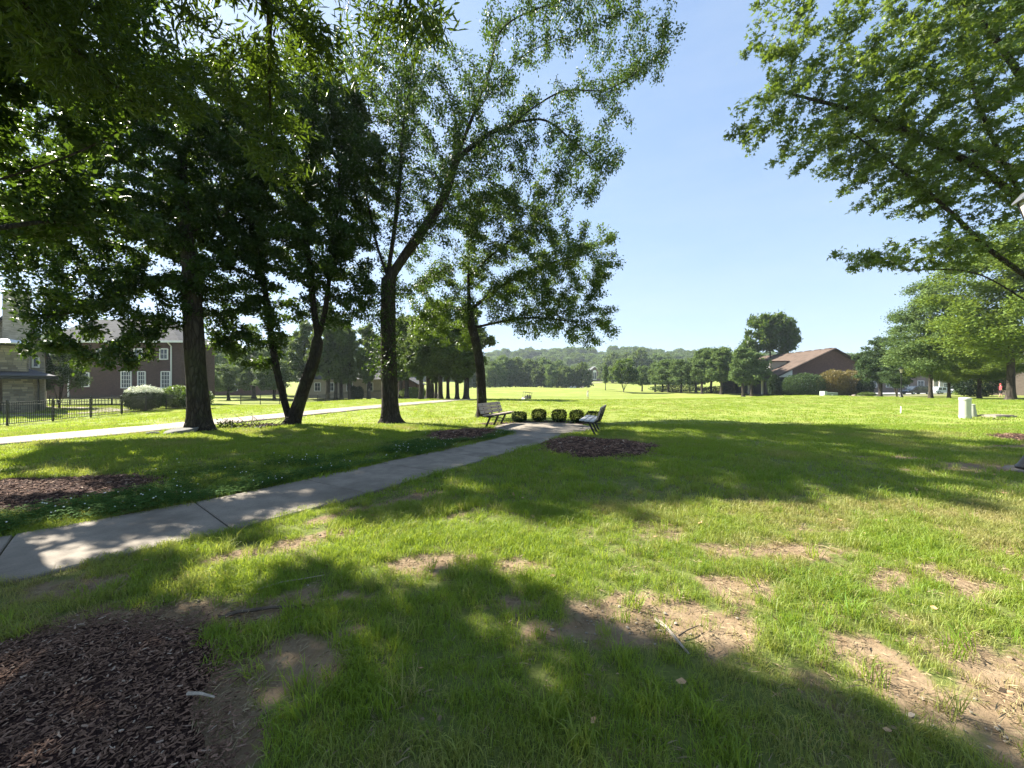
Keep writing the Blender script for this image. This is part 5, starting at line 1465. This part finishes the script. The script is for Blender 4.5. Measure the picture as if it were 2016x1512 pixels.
# ------------------------------------------------------------------ benches: three bent steel frames, slats of plank
def bench(label, p_near, p_far, face, seat_m, back_m):
    """p_near/p_far: feet of the end legs; face: horizontal unit vector the sitter looks along"""
    a = Vector((*p_near, 0)); b = Vector((*p_far, 0)); f = Vector((*face, 0)).normalized()
    ax = (b - a).normalized()
    f = (f - ax * f.dot(ax)).normalized()
    c = (a + b) / 2; half = (b - a).length / 2
    z0 = h1(c.x, c.y)
    rz = math.atan2(ax.y, ax.x)
    t_ = thing('park_bench', label, 'bench', (c.x, c.y, z0), rz, 'benches facing each other across the pad')
    sgn = 1.0 if (Matrix.Rotation(-rz, 3, 'Z') @ f).y > 0 else -1.0
    def Q(x, y, z): return (x, sgn * y, z)         # y = forward of the leg foot
    tilt = lambda y: 0.425 + 0.10 * (y - 0.12)
    for x in (-half, 0, half):
        mb = MB()
        mb.bar(Q(x, 0.0, -0.08), Q(x, 0.24, 0.42), .055, .075, up=(1, 0, 0))
        mb.build('leg', MAT['black'], t_)
        mb = MB()
        pts = [Q(x, 0.50, .455), Q(x, 0.30, .42), Q(x, 0.10, .40), Q(x, 0.0, .42), Q(x, -0.05, .50), Q(x, -0.10, .64), Q(x, -0.17, .88)]
        for p, q_ in zip(pts[:-1], pts[1:]): mb.bar(p, q_, .05, .045, up=(1, 0, 0))
        mb.build('frame', MAT['black'], t_)
    W = half + 0.27
    for k in range(3):
        y = 0.12 + k * 0.155
        me = MB().bar(Q(-W, y, tilt(y) + .035), Q(W, y, tilt(y) + .035), .14, .04).mesh('seat_slat')
        o = obj('seat_slat', me, t_, seat_m)
    for k in range(3):
        z = .565 + k * .132; y = -0.045 - 0.048 * k
        me = MB().bar(Q(-W, y, z), Q(W, y, z), .122, .04, up=(0, sgn * 1.0, 0.3)).mesh('back_slat')
        obj('back_slat', me, t_, back_m)
        for x in (-half, 0, half):
            m_ = MB(); m_.box(Q(x, y + .03, z), (.03, .02, .03)); m_.build('bolt', MAT['black'], t_)
    return t_
bench('park bench with tan back slats in front of the slim leaning tree', (-1.0, 14.2), (-0.48, 15.42), (0.92, -0.4), MAT['slat_tan'], MAT['slat_tan'])
bench('park bench with pale grey seat slats beside the reddish mulch bed', (2.64, 12.0), (3.05, 13.25), (-0.95, 0.31), MAT['slat_grey'], MAT['slat_tan'])

# ------------------------------------------------------------------ lamp posts
def lamp_post(label, loc, hgt, s=1.0, group=None, rz=0.0):
    z0 = h1(*loc)
    t_ = thing('lamp_post', label, 'lamp post', (loc[0], loc[1], z0), rz, group)
    mb = MB(); mb.lathe([(.42 * s, -.2), (.42 * s, .03), (.40 * s, .05)], 20); mb.build('footing', MAT['concrete'], t_)
    mb = MB(); mb.lathe([(.27 * s, .04), (.28 * s, .09), (.25 * s, .13), (.22 * s, .2), (.17 * s, .3), (.12 * s, .42), (.09 * s, .6), (.075 * s, .8)], 16); mb.build('base', MAT['black'], t_, True)
    mb = MB(); mb.lathe([(.062 * s, .75), (.05 * s, hgt * .6), (.045 * s, hgt - .6)], 12); mb.build('pole', MAT['black'], t_, True)
    hd = MB(); z = hgt - .6
    hd.lathe([(.05 * s, z), (.09 * s, z + .06), (.14 * s, z + .09), (.15 * s, z + .12)], 6)
    lan = hd.build('lantern', MAT['black'], t_)
    mb = MB()
    for k in range(6):
        a = k * math.pi / 3; mb.bar((.14 * s * math.cos(a), .14 * s * math.sin(a), z + .12), (.24 * s * math.cos(a), .24 * s * math.sin(a), z + .56), .02, .02)
    mb.build('cage', MAT['black'], lan)
    for k in range(6):
        a0, a1 = k * math.pi / 3, (k + 1) * math.pi / 3
        ps = [(.135 * s * math.cos(a0), .135 * s * math.sin(a0), z + .13), (.135 * s * math.cos(a1), .135 * s * math.sin(a1), z + .13), (.23 * s * math.cos(a1), .23 * s * math.sin(a1), z + .55), (.23 * s * math.cos(a0), .23 * s * math.sin(a0), z + .55)]
        qs = [(x * .96, y * .96, zz) for x, y, zz in ps]
        MB().add(ps + qs, [(0, 1, 2, 3), (7, 6, 5, 4), (0, 4, 5, 1), (2, 6, 7, 3), (1, 5, 6, 2), (0, 3, 7, 4)]).build('glass_pane', plain('lamp_glass', (.55, .5, .42), .3, .4), lan)
    mb = MB(); mb.lathe([(.31 * s, z + .55), (.31 * s, z + .58), (.2 * s, z + .72), (.08 * s, z + .80), (.03 * s, z + .84), (.04 * s, z + .88), (.01 * s, z + .93)], 6); mb.build('lantern_roof', plain('lantern_lid', (.10, .105, .115), .35, .5), lan)
    return t_
lamp_post('black lamp post with six-sided lantern on a round concrete footing under the oak', (9.53, 6.95), 5.0)
lamp_post('thin dark lamp post beside the small multi-stemmed tree', (bx(1774, 45), 45), 3.4, 0.8)

# ------------------------------------------------------------------ utility pedestals, pad, stake, transformer
def gz(x, y): return h1(x, y)
x, y = bx(1900, 17.9), 17.9
t_ = thing('utility_pedestal', 'pale grey-green cylindrical utility pedestal on the sunny lawn', 'utility pedestal', (x, y, gz(x, y)))
MB().lathe([(.205, -.1), (.205, .15)], 24).build('base_collar', MAT['pedestal'], t_, True)
MB().lathe([(.195, .145), (.195, .88)], 24).build('body', MAT['pedestal'], t_, True)
MB().lathe([(.212, .87), (.212, .94), (.19, .965), (.04, .98)], 24).build('lid', plain('pedestal_lid', (.52, .53, .46)), t_, True)
x, y = bx(1915, 18.9), 18.9
t_ = thing('utility_pedestal', 'small tapering grey pedestal half behind the cylindrical one', 'utility pedestal', (x, y, gz(x, y)))
m_ = plain('pedestal_grey', (.33, .345, .28))
MB().lathe([(.15, -.05), (.14, .06), (.08, .56)], 16).build('body', m_, t_, True)
MB().lathe([(.09, .55), (.092, .59), (.05, .615)], 16).build('cap', m_, t_, True)
x, y = bx(1962, 18.6), 18.6
t_ = thing('concrete_lid', 'low pale concrete lid set in the lawn beside the pedestals', 'access lid', (x, y, gz(x, y)), 0.15)
MB().box((0, 0, 0), (1.25, .7, .16)).build('frame', MAT['path'], t_)
MB().box((0, 0, .085), (1.1, .56, .05)).build('cover', MAT['concrete'], t_)
x, y = bx(1773, 21.0), 21.0
t_ = thing('marker_stake', 'thin white marker stake standing in the mown lawn', 'stake', (x, y, gz(x, y)))
MB().bar((0, 0, -.1), (0.015, 0, .36), .045, .02).build('stake', MAT['white'], t_)
MB().bar((.0155, 0, .36), (.018, 0, .40), .05, .03).build('tip', plain('stake_tip', (.6, .5, .42)), t_)
x, y = bx(1632, 60), 60
t_ = thing('transformer_box', 'long low pale green utility box before the gabled building', 'utility box', (x, y, gz(x, y)), 0.05)
gm = plain('box_green', (.30, .36, .30))
MB().box((.15, 0, .42), (1.9, .8, .85)).build('cabinet', gm, t_)
MB().box((-1.0, -.1, .5), (.45, .9, 1.05)).build('end_cabinet', plain('box_pale', (.42, .48, .42)), t_)
MB().box((.15, -.42, .45), (.26, .03, .2)).build('sticker', MAT['white'], t_)
MB().box((-.2, 0, -.03), (2.6, 1.2, .16)).build('pad', MAT['concrete'], t_)

# ------------------------------------------------------------------ stones, brush, litter
def rock(name, label, loc, d, seed, m, cat='rock', group=None, rz=0.0, flat=False, sink=.3):
    g = np.random.default_rng(seed)
    bm = bmesh.new(); bmesh.ops.create_icosphere(bm, subdivisions=3, radius=1)
    dirs = [Vector(g.normal(size=3)).normalized() for _ in range(12)]; offs = g.uniform(.55, .95, 12)
    for v in bm.verts:
        for k_, n_ in zip(offs, dirs):
            e = v.co.dot(n_) - k_
            if e > 0: v.co -= n_ * e * .92
        if flat and v.co.z > .45: v.co.z = .45 + .06 * math.sin(v.co.x * 5) * math.cos(v.co.y * 4)
        v.co = Vector((v.co.x * d[0], v.co.y * d[1], v.co.z * d[2]))
    me = bpy.data.meshes.new(name); bm.to_mesh(me); bm.free(); me.materials.append(m)
    o = obj(name, me); o.location = (loc[0], loc[1], h1(*loc) + d[2] * (1 - 2 * sink) * .6); o.rotation_euler = (0, 0, rz)
    return tag(o, label, cat, group)
sl = rock('stone_slab', 'flat grey stone slab lying at the foot of the thick tree', (-10.75, 12.45), (.62, .34, .17), 3, MAT['rock'], 'stone', rz=.2, flat=True, sink=.2)
sl.rotation_euler = (0.12, -0.1, 0.22)
rock('stone', 'small pale stone beside the flat slab', (-11.45, 12.25), (.2, .14, .09), 4, MAT['rock'], 'stone')
for i, (u, Y, d) in enumerate([(1681, 60, (.3, .3, .45)), (1690, 59, (.5, .4, .2)), (1700, 58.5, (.7, .4, .18)), (1673, 60.5, (.25, .25, .2))]):
    rock('boulder', ['upright pale boulder before the low grey-green shrub', 'low pale boulder between the upright one and the shrub', 'long flat pale boulder before the low shrub', 'small pale boulder beside the upright one'][i], (bx(u, Y), Y), d, 10 + i, MAT['path'], 'boulder', 'boulders by the gabled building')
# brush pile between the trunks
br_ = thing('brush_pile', 'tangle of dead twigs and leaves between the thick tree and the twin-trunked tree', 'brush', (-9.6, 14.1, 0))
g = np.random.default_rng(31)
for k in range(34):
    x0, y0 = g.uniform(-.7, .9), g.uniform(-.5, .5); L_ = g.uniform(.35, 1.0); a = g.uniform(0, 6.28); el = g.uniform(.1, .75)
    d = np.array([math.cos(a) * math.cos(el), math.sin(a) * math.cos(el) * .5, math.sin(el)])
    p0 = np.array([x0, y0, 0.01]); p1 = p0 + d * L_ * .5; p2 = p0 + d * L_ + np.array([g.normal(0, .12), g.normal(0, .12), -.05 - .1 * g.uniform()]); p2[2] = max(p2[2], .02)
    MB().tube([p0, p1, p2], [.012, .009, .004], 5).build('twig', MAT['twig'], br_)
P = np.stack([g.normal(-.75, .22, 260), g.normal(-.2, .15, 260), np.abs(g.normal(.12, .1, 260)) + .02], -1)
P2_ = np.stack([g.uniform(-.6, 1.0, 300), g.normal(0, .25, 300), np.abs(g.normal(0, .06, 300)) + .02], -1)
me = leaf_mesh('leaves', np.vstack([P, P2_]), g.normal(size=(560, 3)), .09, g, 'oval', 1.0); me.materials.append(MAT['leaf_box']); o = obj('leaves', me, br_); o['kind'] = 'stuff'
rock('litter_mound', 'low dark mound of leaf litter under the dead twigs by the thick tree', (-9.0, 14.3), (.5, .3, .12), 15, MAT['mulch'], 'mound')
# fallen twigs, roots and pebbles on the near lawn
def stick(label, pts, r, m, group=None):
    pts = [(x, y, h1(x, y) + z) for x, y, z in pts]
    c = pts[0]
    o = MB().tube([(p[0] - c[0], p[1] - c[1], p[2] - c[2]) for p in pts], [r * (1 - .5 * i / (len(pts) - 1)) for i in range(len(pts))], 6).build('fallen_twig', m, None, True)
    o.location = c
    return tag(o, label, 'twig', group)
stick('bleached twig lying at the grassy edge of the front mulch ring', [(-1.62, 1.92, .05), (-1.55, 1.915, .055), (-1.47, 1.90, .05)], .009, MAT['root'])
stick('grey exposed root in the bare patch', [(.98, 2.62, .0), (1.0, 2.5, .025), (1.02, 2.38, .02), (1.05, 2.28, .0)], .014, MAT['root'])
stick('thin dark twig across the bare patch', [(1.05, 2.42, .02), (1.12, 2.46, .03), (1.22, 2.52, .02)], .006, MAT['twig'])
stick('long pale stick in the sunny gap beside the front mulch ring', [(-1.95, 2.95, .02), (-1.82, 3.05, .028), (-1.7, 3.09, .03), (-1.55, 3.18, .02)], .006, MAT['root'])
stick('grey surface root at the rim of the front mulch ring', [(-2.0, 2.62, .0), (-1.9, 2.67, .012), (-1.8, 2.675, .02), (-1.7, 2.72, .014), (-1.6, 2.715, .018), (-1.5, 2.76, .006), (-1.42, 2.77, -.01)], .014, MAT['twig'])
pebs = []
for k in range(3):
    g = np.random.default_rng(60 + k); bm = bmesh.new(); bmesh.ops.create_icosphere(bm, subdivisions=1, radius=.5)
    for v in bm.verts: v.co = Vector((v.co.x * g.uniform(.8, 1.2), v.co.y * g.uniform(.6, 1.0), v.co.z * .5))
    me = bpy.data.meshes.new('pebble'); bm.to_mesh(me); bm.free(); me.materials.append(MAT['pebble']); pebs.append(me)
g = np.random.default_rng(62)
pp = [(.62, 2.6, .5, 60), (1.05, 2.55, .15, 26), (-2.1, 3.9, .6, 40), (-.7, 3.4, .3, 20), (2.1, 1.8, .35, 25), (-1.9, 2.7, .6, 30)]
X = np.concatenate([g.normal(a, c * .6, n_) for a, b, c, n_ in pp]); Yy = np.concatenate([g.normal(b, c * .3, n_) for a, b, c, n_ in pp])
k_ = ~excl(X, Yy, .02); X, Yy = X[k_], Yy[k_]; m = len(X)
scatter('pebbles', np.stack([X, Yy, H(X, Yy) - .004], -1), np.stack([g.normal(0, .2, m), g.normal(0, .2, m), g.uniform(0, 6.28, m)], -1), np.repeat(g.gamma(2.0, .0055, (m, 1)) + .005, 3, 1), g.integers(0, 3, m), np.zeros(m), pebs, 'small pale pebbles strewn over the bare soil', 'pebbles')
cl_me = []
MAT['clod'] = plain('soil_clod', (0.20, 0.15, 0.095), .95, .05, .35, 60)
for me in pebs:
    c_ = me.copy(); c_.name = 'soil_clod'; c_.materials.clear(); c_.materials.append(MAT['clod']); cl_me.append(c_)
g = np.random.default_rng(66)
X, Yy = grass_pts(26000, 1.0, 5.2, 1.35, g)
k_ = ~excl(X, Yy, .01) & (g.uniform(0, 1, len(X)) < soil_mask(X, Yy)); X, Yy = X[k_], Yy[k_]; m = len(X)
scatter('soil_crumbs', np.stack([X, Yy, H(X, Yy) - .012 * soil_mask(X, Yy)], -1), np.stack([g.normal(0, .3, m), g.normal(0, .3, m), g.uniform(0, 6.28, m)], -1), np.repeat(g.gamma(1.6, .0055, (m, 1)) + .004, 3, 1), g.integers(0, 3, m), np.zeros(m), cl_me, 'loose crumbs of dry soil on the bare patches', 'soil')
# dry straw and dead leaves
def straw_t(seed):
    g = np.random.default_rng(seed); V = []; Fq = []
    for k in range(7):
        a = g.uniform(0, 6.28); x0, y0 = g.normal(0, .05, 2); L_ = g.uniform(.04, .1); w = .0022
        dx, dy = math.cos(a) * L_, math.sin(a) * L_; n0 = len(V)
        V += [(x0 - dy / L_ * w, y0 + dx / L_ * w, .006), (x0 + dy / L_ * w, y0 - dx / L_ * w, .006), (x0 + dx, y0 + dy, .012 + g.uniform(0, .02)), (x0 + dx * .5 - dy / L_ * w, y0 + dy * .5 + dx / L_ * w, .02)]
        Fq += [(n0, n0 + 1, n0 + 2), (n0, n0 + 2, n0 + 3)]
    me = np_mesh('straw', V, Fq); me.materials.append(MAT['straw']); return me
MAT['straw'] = plain('dry_straw', (.28, .22, .13), .8, .2, .25, 40)
g = np.random.default_rng(63)
X, Yy = grass_pts(13000, 1.0, 6, 1.35, g)
k_ = ~excl(X, Yy, .01) & (g.uniform(0, 1, len(X)) < .25 + .75 * soil_mask(X, Yy)); X, Yy = X[k_], Yy[k_]; m = len(X)
scatter('straw', np.stack([X, Yy, H(X, Yy)], -1), np.stack([g.normal(0, .2, m), g.normal(0, .2, m), g.uniform(0, 6.28, m)], -1), np.repeat(g.uniform(.35, .8, (m, 1)), 3, 1), g.integers(0, 3, m), np.zeros(m), [straw_t(1), straw_t(2), straw_t(3)], 'dry straw lying on the thin turf', 'straw')
lm = MB(); lm.add([(0, 0, .01), (.018, .02, .016), (.012, .05, .012), (0, .065, .025), (-.012, .05, .012), (-.018, .02, .016), (0, .03, .006)], [(0, 1, 6), (1, 2, 6), (2, 3, 6), (3, 4, 6), (4, 5, 6), (5, 0, 6)])
lme = lm.mesh('dead_leaf'); lme.materials.append(MAT['dry_leaf'])
g = np.random.default_rng(64)
X, Yy = grass_pts(70, 1.5, 6, 1.2, g)
for x_, y_ in zip(X, Yy):
    if excl(np.array([x_]), np.array([y_]))[0]: continue
    o = obj('dead_leaf', lme); o.location = (x_, y_, h1(x_, y_) + .03); o.rotation_euler = (g.normal(0, .5), g.normal(0, .5), g.uniform(0, 6.28)); o.scale = [g.uniform(.6, 1.1)] * 3
    tag(o, 'small dry brown leaf lying in the foreground grass', 'leaf', 'dry leaves fallen on the lawn')

# ------------------------------------------------------------------ vehicles
def car(label, loc, rz, paint, L_=4.6, W=1.85, Ht=1.65, suv=True, group=None):
    t_ = thing('parked_car', label, 'car', (loc[0], loc[1], h1(*loc) + .06), rz, group)
    hb = Ht * .55
    prof = [(-L_ / 2, .35), (-L_ / 2 + .05, hb * .9), (-L_ / 2 + .25, hb), (L_ * .14, hb + .02), (L_ / 2 - .55, hb * .93), (L_ / 2 - .1, hb * .75), (L_ / 2, .42), (L_ / 2 - .1, .28), (-L_ / 2 + .1, .28)]
    def loft(prof, ws, name, m, parent):
        mb = MB(); n = len(prof)
        rows = []
        for y, s_ in ws: rows.append([(x, y, z) for x, z in [(px * (1 if s_ == 1 else .985), pz if s_ == 1 else (pz - .03 if pz > .5 else pz + .03)) for px, pz in prof]])
        vs_ = [p for r_ in rows for p in r_]
        fs = [tuple(reversed(range(n))), tuple((len(rows) - 1) * n + k for k in range(n))]
        for i in range(len(rows) - 1):
            for k in range(n): fs.append((i * n + k, i * n + (k + 1) % n, (i + 1) * n + (k + 1) % n, (i + 1) * n + k))
        mb.add(vs_, fs); return mb.build(name, m, parent, True)
    body = loft(prof, [(-W / 2, 0), (-W / 2 + .08, 1), (W / 2 - .08, 1), (W / 2, 0)], 'body', paint, t_)
    back = -L_ / 2 + .12 if suv else -L_ / 2 + .7
    cab = [(back, hb - .02), (back + .2, Ht - .1), (back + .5, Ht), (L_ * .02, Ht), (L_ * .14, Ht - .08), (L_ * .30, hb - .02)]
    loft(cab, [(-W / 2 + .16, 0), (-W / 2 + .24, 1), (W / 2 - .24, 1), (W / 2 - .16, 0)], 'cabin', paint, t_)
    for s_ in (-1, 1):
        y = s_ * (W / 2 - .155)
        for x0, x1 in ((back + .22, -.55), (-.45, .45)):
            mb = MB(); xs = [(x0 + .05, hb + .02), (x1, hb + .02), (x1 + (-.05 if x1 < 0 else -.12), Ht - .16), (x0 + .12, Ht - .16)]
            mb.extr_y(xs, y - .012, y + .012); mb.build('side_window', MAT['glass'], t_)
    mb = MB(); mb.bar((L_ * .285, 0, hb + .06), (L_ * .15, 0, Ht - .14), W - .5, .03, up=(0, 1, 0)); 
    mb = MB(); mb.add([(L_ * .30, -W / 2 + .3, hb + .03), (L_ * .30, W / 2 - .3, hb + .03), (L_ * .155, W / 2 - .34, Ht - .12), (L_ * .155, -W / 2 + .34, Ht - .12), (L_ * .28, -W / 2 + .3, hb), (L_ * .28, W / 2 - .3, hb), (L_ * .13, W / 2 - .34, Ht - .15), (L_ * .13, -W / 2 + .34, Ht - .15)], [(0, 1, 2, 3), (7, 6, 5, 4), (0, 4, 5, 1), (1, 5, 6, 2), (2, 6, 7, 3), (3, 7, 4, 0)]); mb.build('windscreen', MAT['glass'], t_)
    for x in (-L_ * .30, L_ * .31):
        for s_ in (-1, 1):
            mb = MB(); n = 18
            mb.tube([(x, s_ * (W / 2 - .2), .34), (x, s_ * (W / 2 + .015), .34)], .34, n); w_ = mb.build('wheel', MAT['black'], t_)
            mb = MB(); mb.tube([(x, s_ * (W / 2 + .005), .34), (x, s_ * (W / 2 + .025), .34)], .21, 12); mb.build('rim', plain('rim', (.45, .45, .46), .3, .5), w_)
    for s_ in (-1, 1):
        mb = MB(); mb.box((L_ / 2 - .07, s_ * (W / 2 - .3), hb * .72), (.12, .36, .14)); mb.build('headlight', MAT['slat_grey'], t_)
        mb = MB(); mb.box((-L_ / 2 + .04, s_ * (W / 2 - .25), hb * .82), (.08, .3, .2)); mb.build('tail_light', plain('tail', (.35, .02, .02), .3), t_)
        mb = MB(); mb.box((L_ * .24, s_ * (W / 2 + .06), hb + .1), (.14, .2, .14)); mb.build('mirror', paint, t_)
    return t_
def paint(name, c): 
    m_ = plain(name, c, .25, .5, .04); return m_
car('black parked pickup-height car behind the mid-green oak', (bx(1803, 80), 80), R(183), paint('paint_black', (.012, .013, .016)), 5.2, 1.95, 1.75)
car('silver-blue parked car seen between two oak trunks', (bx(1851, 82), 82), R(4), paint('paint_silver', (.42, .46, .50)), 4.5, 1.8, 1.5, False)
car('pale grey parked car beside the small hedge', (bx(1886, 86), 86), R(178), paint('paint_grey', (.5, .52, .55)), 4.6, 1.8, 1.5, False)

def golf_cart(label, loc, rz, tilt=0.0):
    t_ = thing('golf_cart', label, 'golf cart', (loc[0], loc[1], h1(*loc)), rz)
    t_.rotation_euler = (tilt, 0, rz)
    wm = MAT['white']
    mb = MB(); mb.extr_y([(-1.15, .3), (1.1, .3), (1.2, .5), (.85, .85), (.55, .95), (.5, .45), (-.2, .45), (-.25, .75), (-1.1, .8), (-1.2, .55)], -.58, .58); mb.build('body', wm, t_)
    mb = MB(); mb.box((-.45, 0, .84), (.55, 1.1, .16)); mb.build('seat', plain('cart_seat', (.3, .27, .22)), t_)
    mb = MB(); mb.bar((-.75, 0, .85), (-.85, 0, 1.25), 1.1, .12, up=(1, 0, 0)); mb.build('backrest', plain('cart_back', (.3, .27, .22)), t_)
    for x in (-1.0, .75):
        for s_ in (-1, 1):
            mb = MB(); mb.bar((x, s_ * .54, .7), (x - .12 * (1 if x > 0 else 0), s_ * .54, 1.82), .035, .035); mb.build('roof_post', MAT['black'], t_)
            mb = MB(); mb.tube([(x * .8, s_ * .45, .23), (x * .8, s_ * .63, .23)], .23, 14); mb.build('wheel', MAT['black'], t_)
    mb = MB(); mb.box((-.2, 0, 1.84), (2.1, 1.22, .07)); mb.build('canopy', plain('cart_canopy', (.05, .05, .05)), t_)
    mb = MB(); mb.tube([(.45, .25, .85), (.25, .25, 1.1)], .02, 6); mb.lathe([(.16, 1.1), (.17, 1.12), (.14, 1.13)], 12, (.25, .25, 0)); mb.build('steering_wheel', MAT['black'], t_)
    for s_ in (-.2, .2):
        mb = MB(); mb.tube([(-1.25, s_, .6), (-1.38, s_, 1.45)], [.13, .15], 10); mb.build('golf_bag', plain('bag', (.08, .08, .1)), t_)
    return t_
golf_cart('white golf cart with dark roof tilted in a dip of the field', (bx(1035, 64), 64), R(100), R(9))
golf_cart('tiny far golf cart below the wood edge', (bx(1128, 150), 150), R(160))
# small dark litter bin in the field
x, y = bx(1194, 60), 60
t_ = thing('litter_bin', 'small dark round bin standing in the sunlit field', 'bin', (x, y, h1(x, y)))
MB().lathe([(.18, 0), (.21, .45), (.2, .5)], 14).build('barrel', MAT['black'], t_, True)
MB().lathe([(.22, .5), (.2, .56), (.06, .6)], 14).build('lid', plain('bin_lid', (.07, .06, .05)), t_, True)

# ------------------------------------------------------------------ people: one skinned body, clothes by zone
def person(label, loc, rz, shirt, short, skin, hair, pose):
    t_ = thing('person', label, 'person', (loc[0], loc[1], h1(*loc)), rz)
    J = {'pel': ((0, 0, .95), .135), 'wst': ((0, .01, 1.10), .125), 'chs': ((0, .0, 1.32), .155), 'nck': ((0, .0, 1.50), .06), 'hd0': ((0, -.02, 1.60), .085), 'hd1': ((0, -.02, 1.72), .085)}
    E = [('pel', 'wst'), ('wst', 'chs'), ('chs', 'nck'), ('nck', 'hd0'), ('hd0', 'hd1')]
    for s_, n_ in ((-1, 'l'), (1, 'r')):
        st_ = pose.get('step', .15) * s_
        J['hip' + n_] = ((.10 * s_, 0, .88), .10); J['kne' + n_] = ((.10 * s_, -st_ * .5 - .02, .49), .062); J['ank' + n_] = ((.10 * s_, -st_, .09), .042); J['toe' + n_] = ((.11 * s_, -st_ - .16, .04), .036)
        E += [('pel', 'hip' + n_), ('hip' + n_, 'kne' + n_), ('kne' + n_, 'ank' + n_), ('ank' + n_, 'toe' + n_)]
        J['sho' + n_] = ((.18 * s_, 0, 1.42), .062)
        e_, w_, h_ = pose['arm' + n_]
        J['elb' + n_] = (e_, .042); J['wri' + n_] = (w_, .032); J['han' + n_] = (h_, .034)
        E += [('chs', 'sho' + n_), ('sho' + n_, 'elb' + n_), ('elb' + n_, 'wri' + n_), ('wri' + n_, 'han' + n_)]
    names = list(J)
    me = bpy.data.meshes.new('body'); me.from_pydata([J[k][0] for k in names], [(names.index(a), names.index(b)) for a, b in E], [])
    o = bpy.data.objects.new('body', me); col.objects.link(o)
    md = o.modifiers.new('skin', 'SKIN')
    if not me.skin_vertices: 
        bm = bmesh.new(); bm.from_mesh(me); bm.verts.layers.skin.verify(); bm.to_mesh(me); bm.free()
    for i, k in enumerate(names):
        sv = me.skin_vertices[0].data[i]; sv.radius = (J[k][1], J[k][1] * (.8 if k in ('chs', 'wst') else 1)); sv.use_root = k == 'pel'
    o.modifiers.new('sub', 'SUBSURF').levels = 1
    dg = bpy.context.evaluated_depsgraph_get(); dg.update()
    me2 = bpy.data.meshes.new_from_object(o.evaluated_get(dg)); me2.name = 'body'
    bpy.data.objects.remove(o)
    mats = [plain('skin', skin), shirt, short, plain('shoe', (.6, .6, .6))]
    me2.materials.clear()
    for m_ in mats: me2.materials.append(m_)
    for p in me2.polygons:
        c = p.center; ax_ = abs(c.x)
        arm = ax_ > .2 and c.z > .7
        p.material_index = 3 if c.z < .08 else 2 if .5 < c.z < .98 and not arm else 1 if (.98 <= c.z < 1.49 and not arm) or (arm and c.z > 1.18 and ax_ < .34) else 0
        p.use_smooth = True
    obj('body', me2, t_)
    g = np.random.default_rng(1)
    bm = bmesh.new(); bmesh.ops.create_icosphere(bm, subdivisions=2, radius=.105)
    for v in bm.verts: v.co.z = v.co.z * 1.0 + 1.71; v.co.y = v.co.y * 1.1 + .0; 
    bmesh.ops.delete(bm, geom=[v for v in bm.verts if v.co.y < -.03 and v.co.z < 1.74], context='VERTS')
    hm = bpy.data.meshes.new('hair'); bm.to_mesh(hm); bm.free(); hm.materials.append(hair); obj('hair', hm, t_)
    for n_, c, r_, m_ in (('nose', (0, -.115, 1.655), .016, mats[0]), ('ear', (-.088, -.01, 1.66), .02, mats[0]), ('ear', (.088, -.01, 1.66), .02, mats[0])):
        MB().lathe([(r_ * .4, -r_), (r_, 0), (r_ * .4, r_)], 6, c).build(n_, m_, t_)
    return t_
px_, py_ = bx(1970, 50), 50
person('walking person in a red shirt and dark shorts on the path by the brown wall', (px_, py_), R(70), plain('shirt_red', (.62, .07, .08)), plain('shorts_dark', (.02, .02, .03)), (.45, .28, .2), plain('hair_red_cap', (.5, .08, .08)),
       {'step': .22, 'arml': ((-.24, .1, 1.17), (-.25, .02, .96), (-.25, -.03, .87)), 'armr': ((.24, -.1, 1.17), (.25, -.25, 1.02), (.25, -.32, .97))})
px_, py_ = bx(1157, 82), 82
gp = person('golfer in white with arms raised standing in the field', (px_, py_), R(25), plain('shirt_white', (.75, .75, .74)), plain('trousers_pale', (.62, .6, .55)), (.45, .28, .2), plain('hair_white_cap', (.7, .7, .7)),
       {'step': .14, 'arml': ((-.24, -.12, 1.5), (-.16, -.16, 1.75), (-.10, -.14, 1.86)), 'armr': ((.2, -.22, 1.5), (.04, -.22, 1.72), (-.06, -.17, 1.86))})
cl_ = MB().tube([(px_ - .05, py_ - .1, h1(px_, py_) + 1.86), (px_ - .75, py_ + .25, h1(px_, py_) + 2.35)], .012, 6); cl_.box((px_ - .77, py_ + .26, h1(px_, py_) + 2.33), (.06, .1, .05))
tag(cl_.build('golf_club', plain('club_steel', (.5, .5, .5), .3), None), 'raised golf club in the hands of the golfer in white', 'golf club')

# ------------------------------------------------------------------ the hazy morning air
hz = bpy.data.materials.new('haze'); hz.use_nodes = True
hz.node_tree.nodes.remove(hz.node_tree.nodes['Principled BSDF'])
pv = hz.node_tree.nodes.new('ShaderNodeVolumePrincipled')
pv.inputs['Color'].default_value = (0.78, 0.9, 1.0, 1)
pv.inputs['Density'].default_value = 0.00026
pv.inputs['Anisotropy'].default_value = 0.2
hz.node_tree.links.new(pv.outputs[0], hz.node_tree.nodes['Material Output'].inputs['Volume'])
zmin = float(GZ.min()); zmax = float(GZ.max())
ho = MB().box((0, 620, (zmin - 1.5 + zmax + 25) / 2), (1960, 1520, zmax + 25 - zmin + 1.5)).build('haze', hz)
tag(ho, 'thin pale haze over the fields and the wooded hill', 'haze', kind='stuff')
